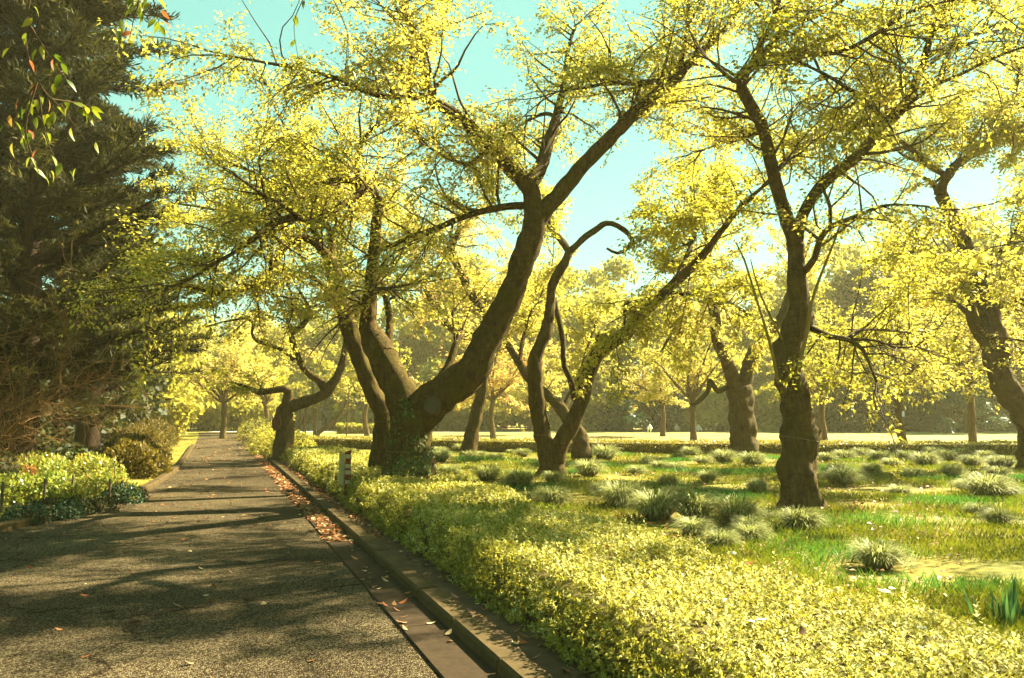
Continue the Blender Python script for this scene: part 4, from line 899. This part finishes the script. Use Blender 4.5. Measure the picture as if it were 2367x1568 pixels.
def tuft_mesh(seed, n=800):
    """a mound of arching blades, about one unit in radius"""
    V, F, T = [], [], []; rr = np.random.default_rng(seed); b = 0
    for i in range(n):
        a = rr.random() * 6.283; e = rr.uniform(.55, 1.5); L = rr.uniform(.75, 1.15); r = .34 * rr.random() ** .5; wd = .0125 * rr.uniform(.8, 1.4)
        p = np.array([math.cos(a) * r, math.sin(a) * r, 0]); a += rr.normal() * .5; h = np.array([math.cos(a), math.sin(a), 0]); s = np.array([-math.sin(a), math.cos(a), 0]); t = np.clip(rr.normal(.35, .18), 0, 1)
        pts = []
        for q in range(5):
            f = q / 4; ang = e - f * f * (e + 1.15); pts.append(p.copy()); p = p + (h * math.cos(ang) + np.array([0, 0, math.sin(ang)])) * L * .27
        for q, pt in enumerate(pts):
            ww = wd * (1, 1.1, 1, .7, .12)[q]; V += [pt - s * ww, pt + s * ww]; T += [t + .3 * (q / 4)] * 2
        for q in range(4): F.append((b + 2 * q, b + 2 * q + 1, b + 2 * q + 3, b + 2 * q + 2))
        b += 10
    V = np.array(V); V[:, 2] = np.maximum(V[:, 2], -.02)
    return make_mesh('sedge_tuft', V, np.array(F), M['tuft'], np.clip(T, 0, 1))
TM = [tuft_mesh(900 + i) for i in range(6)]
def cv(off, sc_, lst): return [((off[0] + x / sc_) * .9468, (off[1] + y / sc_) * .9468, r / sc_ * .9468) for x, y, r in lst]
tufts = cv((1240, 800), 3.136, [(20, 975, 30), (115, 990, 50), (215, 1060, 30), (345, 1190, 70), (745, 1015, 90), (990, 1130, 60), (620, 1140, 95), (1095, 1060, 60), (1170, 1100, 70), (1290, 1100, 60), (1310, 1020, 50), (1400, 990, 60), (1500, 1050, 60), (1660, 1040, 80),
    (1880, 1060, 90), (1235, 1230, 70), (1540, 1190, 65), (1930, 1240, 60), (725, 1280, 80), (860, 1230, 55), (90, 1240, 100), (350, 1370, 110), (880, 1390, 150), (1150, 1480, 160), (1300, 1330, 100), (1440, 1480, 150), (1430, 1590, 110), (1770, 1510, 150), (1860, 1590, 100), (40, 1330, 60), (180, 1330, 70)])
tufts += cv((1700, 800), 2.614, [(910, 930, 55), (1060, 960, 35), (1130, 940, 60), (1390, 970, 55), (1645, 955, 60), (1315, 1080, 65), (940, 1010, 100), (1250, 890, 50), (1180, 860, 60), (950, 850, 60), (1470, 890, 70), (1770, 890, 60), (1600, 850, 60), (1920, 890, 50), (1990, 890, 50), (1940, 960, 60),
    (1750, 1050, 70), (1880, 1095, 110), (2000, 1085, 70), (1950, 1265, 80), (1830, 1205, 70), (480, 1240, 60), (680, 1305, 110), (360, 1380, 90), (170, 1415, 90), (1190, 1550, 130), (400, 1060, 60), (840, 860, 50), (1060, 830, 50), (1350, 860, 55), (1530, 830, 50), (1690, 830, 50), (1850, 850, 50)])
tufts += cv((600, 900), 3.136, [(1570, 615, 60), (1480, 655, 50), (1700, 695, 60), (1490, 715, 70), (1800, 685, 40), (1910, 705, 50), (1560, 825, 70), (1850, 865, 90), (1640, 640, 45)])
land = [('the ivy-clad trunk', 945, 1095), ('the V-stemmed trunk', 1275, 1108), ('the conical-footed trunk', 1346, 1066), ('the swollen trunk', 1852, 1175), ('the burl tree', 1718, 1060), ('the edge tree', 2388, 1090), ('the thin half-hidden trunk', 1081, 1052)]
used = {}
def tuft_label(x, y, r, white=False):
    best = min(land, key=lambda l: abs(l[1] - x) + 3 * abs(l[2] - y)); side = 'right of' if x > best[1] else 'left of'
    dep = 'in front of' if y > best[2] + 45 else ('level with' if y > best[2] - 25 else 'behind')
    size = 'large' if r > 36 else 'middling' if r > 20 else 'small'
    key = (best[0], side, dep); used.setdefault(key, []).append(1); n = len(used[key])
    return f'{ORD[n - 1]} sedge tuft out {dep} {best[0]}, {side.split()[0]} side'.replace('level with', 'level with')
order = sorted(tufts, key=lambda t: min(abs(l[1] - t[0]) + 3 * abs(l[2] - t[1]) for l in land))
for i, (x, y, r) in enumerate(order):
    p = gnd(x, y); sc0 = r * p.y / FPX * 1.5
    o = put('sedge_tuft', TM[i % 6], None, (p.x, p.y + .1, 0)); o.scale = (sc0, sc0, sc0 * random.uniform(.95, 1.25)); o.rotation_euler.z = i * 1.9
    tag(o, tuft_label(x, y, r), 'sedge', 'sedge tufts on the grass')
# iris blades at the picture edge
root = tag(empty('iris_clump', gnd(2330, 1435)), 'clump of upright blue-green iris blades at the picture edge', 'iris')
bm_ = []
for i in range(46):
    a = random.random() * 6.28; r = random.uniform(0, .3); p = np.array([math.cos(a) * r, math.sin(a) * r * .7, 0]); d = np.array([math.cos(a) * .22 + random.gauss(0, .1), math.sin(a) * .2, 1.0]); d /= np.linalg.norm(d); L = random.uniform(.2, .36)
    s = np.array([math.cos(a + 1.57 + random.gauss(0, .5)), math.sin(a + 1.57), 0]) * random.uniform(.009, .014)
    V = np.array([p - s, p + s, p + d * L * .5 + s, p + d * L * .5 - s, p + d * L + np.array([d[0], d[1], -.1]) * .05])
    me = make_mesh('iris_blade', V, [np.array([[0, 1, 2, 3]]), np.array([[3, 2, 4]])], M['iris'], [random.random()] * 5); put('blade', me, root)
# pale leaf shapes standing in for light patches on the foliage and a fallen stick
pm = []
for i in range(3):
    bm = bmesh.new(); k = 9; c = bm.verts.new((0, 0, .012)); rim = [bm.verts.new((math.cos(2 * math.pi * j / k) * .06 * random.uniform(.75, 1.15), math.sin(2 * math.pi * j / k) * .035 * random.uniform(.8, 1.2), random.uniform(-.004, .008))) for j in range(k)]
    for j in range(k): bm.faces.new((c, rim[j], rim[(j + 1) % k]))
    me = bpy.data.meshes.new('light_patch_leaf'); bm.to_mesh(me); bm.free(); me.materials.append(M['light_patch']); pm.append(me)
for i, (x, y, lab) in enumerate([(2045, 1366, 'painted light patch on the hedge, farther of the bright pair near the iris blades'), (2062, 1361, 'painted light patch touching the farther bright pair near the iris blades'), (1735, 1437, 'painted light patch on the azalea hedge, one of two side by side, farther left'), (1757, 1434, 'painted light patch on the azalea hedge, one of two side by side, farther right'),
                                 (1672, 1388, 'single painted light patch on the azalea hedge left of the bright pair'), (1694, 1278, 'painted light patch where the azalea hedge meets the large sedge tufts'), (2132, 1452, 'painted light patch low on the hedge below the iris blades')]):
    p = gnd(x, y, .5); o = put('light_patch_leaf', pm[i % 3], None, p); o.rotation_euler = (.25, .1, i * 1.1); o.scale = (.62, .62, 1); tag(o, lab, 'leaf')

# ------------------------------------------------------------------ ivy on the great trunk
def ivy():
    root = tag(empty('ivy', A.location), 'ivy climbing the foot of the great forked cherry trunk', 'ivy'); P, D, N, T = [], [], [], []
    tb = Tubes(); me = next(c for c in A.children if c.name.startswith('trunk')).data
    from mathutils.bvhtree import BVHTree
    bvh = BVHTree.FromPolygons([v.co.copy() for v in me.vertices], [tuple(p.vertices) for p in me.polygons])
    base = A.location
    def proj(x, y):
        d = ray(x, y).normalized(); o = Vector((0, 0, EYE)) - base; h = bvh.ray_cast(o, d); return (h[0], h[1]) if h[0] is not None else None
    vines = [([(898, 1095), (905, 1060), (906, 1020), (912, 985), (910, 955)], 22), ([(940, 1098), (945, 1060), (960, 1030), (958, 1000)], 26), ([(965, 1098), (975, 1060), (985, 1030), (975, 990)], 24),
             ([(990, 1095), (992, 1065), (995, 1040)], 14), ([(945, 965), (938, 945), (940, 925), (946, 910)], 14), ([(915, 1098), (925, 1080), (935, 1060)], 20), ([(955, 1095), (965, 1075), (975, 1058)], 26)]
    for pts, wid in vines:
        pth = []
        for a, b in zip(pts, pts[1:]):
            for f in np.linspace(0, 1, 8)[:-1]:
                h = proj(a[0] * (1 - f) + b[0] * f, a[1] * (1 - f) + b[1] * f)
                if h: pth.append(np.array(h[0] + h[1] * .008))
        if len(pth) > 2: tb.add(pth, [.006] * len(pth), 4, cap=False)
        for _ in range(95):
            k = random.random(); i = min(len(pts) - 2, int(k * (len(pts) - 1))); f = k * (len(pts) - 1) - i
            h = proj(pts[i][0] * (1 - f) + pts[i + 1][0] * f + random.gauss(0, wid * .45), pts[i][1] * (1 - f) + pts[i + 1][1] * f + random.gauss(0, 6))
            if h: P.append(np.array(h[0] + h[1] * random.uniform(.01, .06))); D.append(np.array([random.gauss(0, .6), random.gauss(0, .3) - .3, -.7])); N.append(np.array(h[1]) + rng.normal(size=3) * .35); T.append(np.clip(random.gauss(.45, .22), 0, 1))
    P, D, N = map(np.array, (P, D, N)); l = .048 * rng.uniform(.7, 1.4, len(P)); V, F = leaf_arrays(P, D, N, l, l * .85, .1, .12)
    tag(put('leaves', make_mesh('ivy_leaves', V, F, M['ivy'], np.repeat(T, 4)), root), kind='stuff'); tb.build('vine', M['twig'], root)
ivy()

# ------------------------------------------------------------------ left bed
def mound(name, label, cat, X, Y, r, h, n, leaf, mat, tint, up=.6, group=None, elong=.5, stem=True):
    root = tag(empty(name, (X, Y, 0)), label, cat, group); u = rnd_unit(n); u[:, 2] = abs(u[:, 2])
    sh = np.array([1 + .22 * mnoise.noise(Vector((a[0] * 2 + X, a[1] * 2 + Y, a[2] * 2))) for a in u])
    q = u * np.array([r, r, h]) * (sh * (.55 + .45 * rng.random(n) ** .5))[:, None]; l = leaf * rng.uniform(.65, 1.35, n)
    d = u * .7 + rng.normal(size=(n, 3)) * .5; d[:, 2] += up
    V, F = leaf_arrays(q, d, u + [0, 0, .7] + rng.normal(size=(n, 3)) * .35, l, l * elong)
    tag(put('foliage', make_mesh(name + '_leaves', V, F, M[mat], np.repeat(np.clip(tint + rng.normal(size=n) * .18, 0, 1), 4)), root), kind='stuff')
    if stem:
        tb = Tubes()
        for j in range(8):
            a = random.random() * 6.28; e = np.array([math.cos(a) * r * .6, math.sin(a) * r * .6, h * .8]); tb.add([(0, 0, -.04), e * .5 + [0, 0, h * .1], e], [.016, .01, .004], 4, cap=False)
        tag(tb.build('stems', M['twig'], root), kind='stuff')
    return root
def c5(x, y): return gnd(x / 5.6 * .9468, (1050 + y / 5.6) * .9468)
for (cx_, cy_, r, h, n, lf, mt, ti, nm, lab) in [
    (1240, 700, .75, .62, 2600, .075, 'bed', .62, 'bed_plant', 'pale rounded plant in the left bed, farther of the two mounds'),
    (1400, 960, .6, .55, 2400, .07, 'bed', .66, 'bed_plant', 'pale rounded plant nearest the road in the left bed'),
    (440, 620, 1.0, .55, 2600, .09, 'bed', .6, 'bed_plant', 'broad pale-leaved plant at the back of the left bed'),
    (120, 990, .8, .5, 2400, .085, 'bed', .5, 'bed_plant', 'bright green plant at the near corner of the left bed'),
    (680, 960, .6, .5, 2000, .085, 'bed', .55, 'bed_plant', 'green plant with drooping pale leaves in the left bed middle'),
    (850, 640, .8, .42, 1800, .07, 'bed', .45, 'bed_plant', 'low green plant between the broad pale one and the mounds'),
    (1000, 960, .5, .4, 1600, .06, 'bed', .6, 'bed_plant', 'small speckled plant between the two pale mounds in the left bed'),
    (1000, 420, .9, .4, 1600, .08, 'bed', .35, 'bed_plant', 'darker green plants in the shade behind the left bed'),
    (1900, 640, .62, .85, 3200, .07, 'shrubbrown', .45, 'shrub', 'bronze clipped shrub at the bed corner beside the road'),
    (2060, 330, .75, 1.0, 3200, .08, 'shrubbrown', .5, 'shrub', 'bronze shrub behind the clipped one at the bed corner'),
    (2250, 160, .85, 1.0, 2800, .10, 'shrubbrown', .55, 'shrub', 'third bronze shrub farther along the left road edge'),
    (1700, 1000, .4, .36, 1500, .05, 'teal', .35, 'shrub', 'low dark green shrub on the ground below the bronze one'),
    (1350, 1130, .3, .26, 900, .045, 'dark', .4, 'shrub', 'small dark edging plant below the pale mound by the road'),
    (330, 1290, .34, .3, 1100, .05, 'teal', .25, 'shrub', 'dark cushion plant behind the bed kerb, nearest the corner'),
    (620, 1220, .36, .32, 1100, .05, 'dark', .4, 'shrub', 'dark cushion plant behind the bed kerb, second from the corner'),
    (900, 1220, .26, .28, 900, .045, 'teal', .2, 'shrub', 'dark cushion plant behind the bed kerb, third from the corner'),
    (1010, 1170, .28, .3, 900, .045, 'dark', .4, 'shrub', 'dark cushion plant behind the bed kerb, fourth from the corner')]:
    p = c5(cx_, cy_); mound(nm, lab, 'shrub' if nm == 'shrub' else 'plant', p.x, p.y, r, h, n, lf, mt, ti)
p = c5(390, 900); root = tag(empty('orange_plant', p), 'orange-leaved plant standing above the bright green bed plants', 'plant')
tb = Tubes(); tb.add([(0, 0, 0), (.02, 0, .3), (0, .02, .52)], [.012, .009, .006], 6); tb.build('stem', M['twig'], root)
for i in range(26):
    a = i * 2.4; z = .40 + .2 * (i / 26); d = np.array([[math.cos(a), math.sin(a), random.uniform(-.2, .4)]]); V, F = leaf_arrays(np.array([[0, 0, z]]), d, np.array([[0, 0, 1.0]]), .17, .06, .2, .1)
    put('leaf', make_mesh('orange_leaf', V, F, M['fallen'], [.62 + .1 * random.random()] * 4), root)
for i, (X, Y, r_, h_, lab) in enumerate([(-9.9, 21, 1.0, 1.1, 'bronze verge shrub nearest the bed along the left road edge'), (-11.6, 24.5, 1.1, 1.3, 'second bronze verge shrub along the left road edge'), (-13.6, 29, 1.3, 1.5, 'third bronze verge shrub along the left road edge'),
                                    (-15.9, 34, 1.4, 1.6, 'fourth bronze verge shrub along the left road edge'), (-18.6, 41, 1.7, 1.9, 'fifth bronze verge shrub along the left road edge'), (-22.5, 50, 2.0, 2.2, 'sixth bronze verge shrub along the left road edge'), (-13.2, 19.5, 1.3, 1.0, 'low shaded shrub behind the left bed under the cedar'), (-15.5, 21, 1.4, 1.1, 'low shaded shrub beside the tall cedar trunk')]):
    mound('shrub', lab, 'shrub', X, Y, r_ * .9, h_ * .8, 3000, .12, 'shrubbrown' if i < 6 else 'dark', .3)
# rope barrier on stakes
rf = tag(empty('rope_fence', c5(15, 1060)), 'low rope barrier on thin stakes around the left bed', 'fence'); tops = []
for (cx_, cy_) in ((-250, 1130), (15, 1060), (600, 1000), (985, 930), (1490, 1010), (1560, 640)):
    p = c5(cx_, cy_ + 60) - rf.location; put('stake', box_mesh('rope_stake', p.x - .018, p.x + .018, p.y - .018, p.y + .018, -.05, .5, M['stake'], .004), rf); tops.append(np.array([p.x, p.y, .45]))
for a, b in zip(tops, tops[1:]):
    t = np.linspace(0, 1, 12)[:, None]; P = a * (1 - t) + b * t; P[:, 2] -= (.07 * 4 * t * (1 - t))[:, 0]; tb = Tubes(); tb.add(P, [.005] * 12, 5, cap=False); tb.build('rope', M['stake'], rf, loc=None)
# dry twiggy brush at the picture edge
root = tag(empty('dry_brush', (-11.0, 15.8, 0)), 'tall bare brown brushwood at the picture edge under the cedar', 'shrub'); tb = Tubes()
def brush(a, d, L, r, lev):
    n = 5; P = [a]
    for i in range(n): d = d + rng.normal(size=3) * .15; d /= np.linalg.norm(d); P.append(P[-1] + d * L / n)
    tb.add(np.array(P), np.linspace(r, r * .35, n + 1), 4 if lev else 6, cap=False)
    if lev < 2:
        for i in range(1, n + 1):
            for _ in range(3 if lev else 2):
                v = rng.normal(size=3); v -= d * np.dot(v, d); v /= np.linalg.norm(v); brush(P[i], d * .5 + v * .8 + np.array([0, 0, .1]), L * random.uniform(.38, .6), r * .5, lev + 1)
for i in range(10):
    a = random.random() * 6.28; brush(np.array([math.cos(a) * .4, math.sin(a) * .4, 0]), np.array([math.cos(a) * .3, math.sin(a) * .3, 1.0]), random.uniform(1.8, 3.6), .022, 0)
tag(tb.build('twigs', M['brush'], root), kind='stuff')

# ------------------------------------------------------------------ overhanging sprigs near the viewer
def near_leaf(seed):
    rr = random.Random(seed); L, W = .095 * rr.uniform(.85, 1.15), .042 * rr.uniform(.85, 1.15); V = [(0, 0, 0)]; n = 6
    prof = (0, .62, .95, 1.0, .8, .45); F4, F3 = [], []
    bend = rr.uniform(.1, .5); f_ = rr.uniform(.15, .35)
    for i in range(1, n):
        t = i / n; x = L * t; z = -bend * L * t * t; w = W * .5 * prof[i]
        V += [(x, -w, z + w * f_), (x, 0, z), (x, w, z + w * f_)]
    V.append((L * 1.04, 0, -bend * L * 1.08))
    F3 += [(0, 1, 2), (0, 2, 3)]
    for i in range(n - 2):
        a = 1 + 3 * i; F4 += [(a, a + 3, a + 4, a + 1), (a + 1, a + 4, a + 5, a + 2)]
    a = 1 + 3 * (n - 2); e = len(V) - 1; F3 += [(a, e, a + 1), (a + 1, e, a + 2)]
    return V, F4, F3
NL = []
for i in range(8):
    V, F4, F3 = near_leaf(i); V = [tuple(c * .78 for c in v) for v in V]; NL.append(make_mesh('overhanging_leaf', V, [np.array(F4), np.array(F3)], M['nearleaf'], np.full(len(V), (.08, .3, .45, .55, .62, .7, .4, .97)[i]), True))
def sprig(label, Y, stems, n, spread, seed):
    rr = random.Random(seed); root = tag(empty('hanging_sprig', at(*stems[0][0], Y)), label, 'branch'); base = root.location
    for pts in stems:
        P = [np.array(at(x, y, Y + .12 * i)) for i, (x, y) in enumerate(pts)]; lp, lr = resample(P, np.linspace(.006, .0022, len(P)), .05); t = Tubes(); t.add(lp, lr, 5, cap=False); t.build('stem', M['twig'], root, loc=base)
        for j in range(n):
            i = int(len(lp) * (.15 + .85 * (j + rr.random()) / n)); i = min(i, len(lp) - 2); T = norm(lp[i + 1] - lp[i])
            d = Vector(T * .5 + np.array([rr.choice((-1, 1)) * rr.uniform(.3, .9), rr.uniform(-.6, .6), rr.uniform(-1.0, .0)])).normalized()
            o = put('leaf', NL[rr.randrange(8)], root, Vector(lp[i]) - base + d * .02 + Vector((rr.gauss(0, spread), rr.gauss(0, spread), rr.gauss(0, spread * .6))) * .3)
            q = d.to_track_quat('X', 'Z'); o.rotation_mode = 'QUATERNION'; o.rotation_quaternion = q @ Quaternion((1, 0, 0), rr.uniform(-1.0, 1.0))
sprig('sprig of green cherry leaves hanging against the sky at the top', 4.6, [[(225, -260), (300, -120), (300, -20), (275, 50), (252, 72)], [(300, -60), (320, 0), (310, 40), (300, 90)], [(310, -60), (350, -10), (362, 30), (368, 56)], [(300, -80), (335, -30), (335, 20)]], 9, .04, 1)
sprig('hanging sprig of green and red leaves in front of the tall cedar', 4.4, [[(120, -200), (60, 60), (90, 190), (150, 260), (200, 330)], [(70, 60), (120, 140), (160, 190)], [(85, 190), (60, 300), (90, 400)], [(120, 230), (180, 240), (210, 260)], [(80, 200), (40, 260), (20, 330)], [(90, 220), (110, 330), (160, 420)]], 11, .12, 2)
sprig('bright yellow leaf sprig hanging before the upper boughs', 7.0, [[(760, -120), (700, 0), (680, 60), (690, 140)], [(740, -60), (790, 40), (806, 100), (800, 190)]], 8, .1, 3)

# ------------------------------------------------------------------ fallen leaves
FL = []
for i in range(6):
    V, F4, F3 = near_leaf(50 + i); V = np.array(V) * [.72, 1.0, -.7]; V[:, 2] -= V[:, 2].min() - .001
    FL.append(make_mesh('fallen_leaf', V, [np.array(F4), np.array(F3)], M['fallen'], np.full(len(V), (.1, .35, .55, .78, .85, 1.0)[i]), True))
def drop(s, w, z, grp, lab, i):
    o = put('fallen_leaf', FL[i], None, rd(s, w, z)); o.rotation_euler = (random.gauss(0, .12), random.gauss(0, .12), random.random() * 6.28); k = random.uniform(.75, 1.2); o.scale = (k, k, k); tag(o, lab, 'leaf', grp)
zones = {'a': ('dry brown leaf lying on the dappled asphalt', 'brown leaves on the asphalt'), 'r': ('small red leaf lying on the dappled asphalt', 'red leaves on the asphalt'), 'p': ('pale curled leaf lying on the dappled asphalt', 'pale leaves on the asphalt'),
         'g': ('dry brown leaf lying in the concrete gutter', 'brown leaves in the gutter'), 'h': ('red-orange leaf lying in the concrete gutter', 'red leaves in the gutter'), 'k': ('curled leaf lying on bare soil between kerb and hedge foot', 'leaves at the hedge foot')}
for i in range(60):
    q = i % 6; z_ = 'p' if q == 5 else 'r' if q in (3, 4) else 'a'; drop(random.uniform(4, 12), -.62 - 5.2 * random.random() ** 1.3, .006, zones[z_][1], zones[z_][0], q)
for i in range(54):
    q = i % 6; z_ = 'h' if q in (3, 4) else 'g'; drop(4.2 + 8 * random.random(), random.uniform(-.52, -.24), .025, zones[z_][1], zones[z_][0], q)
for i in range(54): drop(4.2 + 7.5 * random.random(), random.uniform(.03, .24), .056, zones['k'][1], zones['k'][0], i % 6)
for i in range(26): drop(3.2 + 9 * random.random(), random.uniform(.5, 2.0), .5, 'leaves caught on the azalea hedge', 'dry leaf caught on top of the azalea hedge', i % 5)
P, D, T = [], [], []
for (n, s0, s1, w0, w1, z) in ((2600, 11, 34, -.54, -.2, .03), (2200, 11, 34, .0, .35, .06), (1500, 12, 60, -5.5, -.5, .008), (900, 34, 70, -.6, .6, .06)):
    for _ in range(n): P.append(rd(random.uniform(s0, s1), random.uniform(w0, w1), z)); T.append(random.random())
for _ in range(5200):
    Y = 7 + 26 * random.random(); X = random.uniform(-.25, .75) * Y * .66 + .5
    if (X - (K0[0] + D2[0] * Y / .9394)) > 2.5: P.append(np.array([X, Y, .03 + .05 * random.random()])); T.append(random.random())
for _ in range(2500): P.append(np.array([random.uniform(-14, 30), random.uniform(36, 70), .02])); T.append(random.random())
n = len(P); a = rng.random(n) * 6.28; l = .06 * rng.uniform(.8, 1.4, n) * (1 + np.array([p[1] for p in P]) * .012)
V, F = leaf_arrays(np.array(P), np.column_stack([np.cos(a), np.sin(a), rng.normal(size=n) * .2]), np.array([0, 0, 1.0]) + rng.normal(size=(n, 3)) * .3, l, l * .55)
tag(put('leaf_litter', make_mesh('leaf_litter', V, F, M['fallen'], np.repeat(T, 4))), 'scattered dry leaves drifted along the gutter and over the grass', 'leaf litter', kind='stuff')

# ------------------------------------------------------------------ people far off on the lawn
def person(label, x, y, Y, pose, cloth, legs, s=1.0):
    g0 = Vector((Xp(x, Y), Y, 0)); me = bpy.data.meshes.new('person_body')
    J = {'stand': dict(p=(0, 0, .92), c=(0, -.03, 1.35), n=(0, -.04, 1.5), h=(0, -.06, 1.66), k1=(-.1, -.05, .5), f1=(-.1, .02, .05), k2=(.1, .0, .5), f2=(.12, .1, .05), e1=(-.27, -.05, 1.15), w1=(-.25, -.22, .98), e2=(.27, -.02, 1.15), w2=(.27, -.1, .93)),
         'crouch': dict(p=(0, .1, .30), c=(.05, -.10, .68), n=(.07, -.16, .82), h=(.09, -.22, .97), k1=(-.12, -.28, .46), f1=(-.12, -.1, .05), k2=(.14, -.26, .46), f2=(.14, -.08, .05), e1=(-.2, -.28, .52), w1=(-.1, -.45, .40), e2=(.26, -.26, .52), w2=(.2, -.45, .42)),
         'sit': dict(p=(0, .1, .12), c=(0, .08, .55), n=(0, .05, .70), h=(0, .02, .86), k1=(-.2, -.35, .35), f1=(-.15, -.65, .05), k2=(.2, -.35, .33), f2=(.15, -.62, .05), e1=(-.26, -.02, .40), w1=(-.22, -.3, .36), e2=(.28, .05, .36), w2=(.3, .0, .08))}[pose]
    keys = list(J); E_ = [('p', 'c'), ('c', 'n'), ('n', 'h'), ('p', 'k1'), ('k1', 'f1'), ('p', 'k2'), ('k2', 'f2'), ('c', 'e1'), ('e1', 'w1'), ('c', 'e2'), ('e2', 'w2')]
    me.from_pydata([tuple(c * s for c in J[k]) for k in keys], [(keys.index(a), keys.index(b)) for a, b in E_], []); o = put('person', me, None, g0)
    md = o.modifiers.new('skin', 'SKIN'); sv = me.skin_vertices[0].data; rad = dict(p=.16, c=.18, n=.06, h=.10, k1=.08, f1=.05, k2=.08, f2=.05, e1=.055, w1=.04, e2=.055, w2=.04)
    for i, k_ in enumerate(keys): sv[i].radius = (rad[k_] * s, rad[k_] * s * .8); sv[i].use_root = (k_ == 'p')
    o.modifiers.new('smooth', 'SUBSURF').levels = 1; o.modifiers['smooth'].render_levels = 1; me.materials.append(M[cloth])
    hb = bmesh.new(); bmesh.ops.create_icosphere(hb, subdivisions=2, radius=.115 * s)
    for v in hb.verts: v.co = Vector((v.co.x * .9, v.co.y + .02, v.co.z * 1.05 + .02)) + Vector(J['h']) * s
    hm = bpy.data.meshes.new('person_hair'); hb.to_mesh(hm); hb.free(); hm.materials.append(M['hair']); put('hair', hm, o)
    tag(o, label, 'person')
person('person in white bending on the far lawn by the blue-green evergreen', 1498, 1003, 74, 'crouch', 'white', 'tancloth', .95)
person('person in tan clothes sitting on the far lawn right of the evergreen', 1562, 990, 80, 'sit', 'tancloth', 'darkcloth')
person('person in dark clothes sitting on the far lawn edge, one of two together', 1600, 990, 80, 'sit', 'darkcloth', 'darkcloth')
person('person in pale clothes sitting on the far lawn beside the dark-clothed one', 1612, 990, 80.5, 'sit', 'white', 'darkcloth')
person('person in dark clothes standing behind the far clipped hedge', 818, 985, 88, 'stand', 'darkcloth', 'darkcloth')

# ------------------------------------------------------------------ golden air
hz = box_mesh('haze', -430, 430, -130, 530, -1.0, 26.0, None, 0); hm_ = bpy.data.materials.new('golden_air'); hm_.use_nodes = True
hn = hm_.node_tree; hn.nodes.clear(); out = hn.nodes.new('ShaderNodeOutputMaterial'); pv = hn.nodes.new('ShaderNodeVolumePrincipled')
pv.inputs['Color'].default_value = (1.0, .90, .48, 1); pv.inputs['Density'].default_value = .0006; pv.inputs['Anisotropy'].default_value = .2
hn.links.new(pv.outputs[0], out.inputs['Volume']); hz.materials.clear(); hz.materials.append(hm_); tag(put('haze', hz), 'thin golden haze in the park air', 'haze', kind='stuff')

tot = sum(len(m.polygons) for m in {o.data for o in sc.objects if o.type == 'MESH'}); print('POLYS', tot, 'OBJECTS', len(sc.objects))
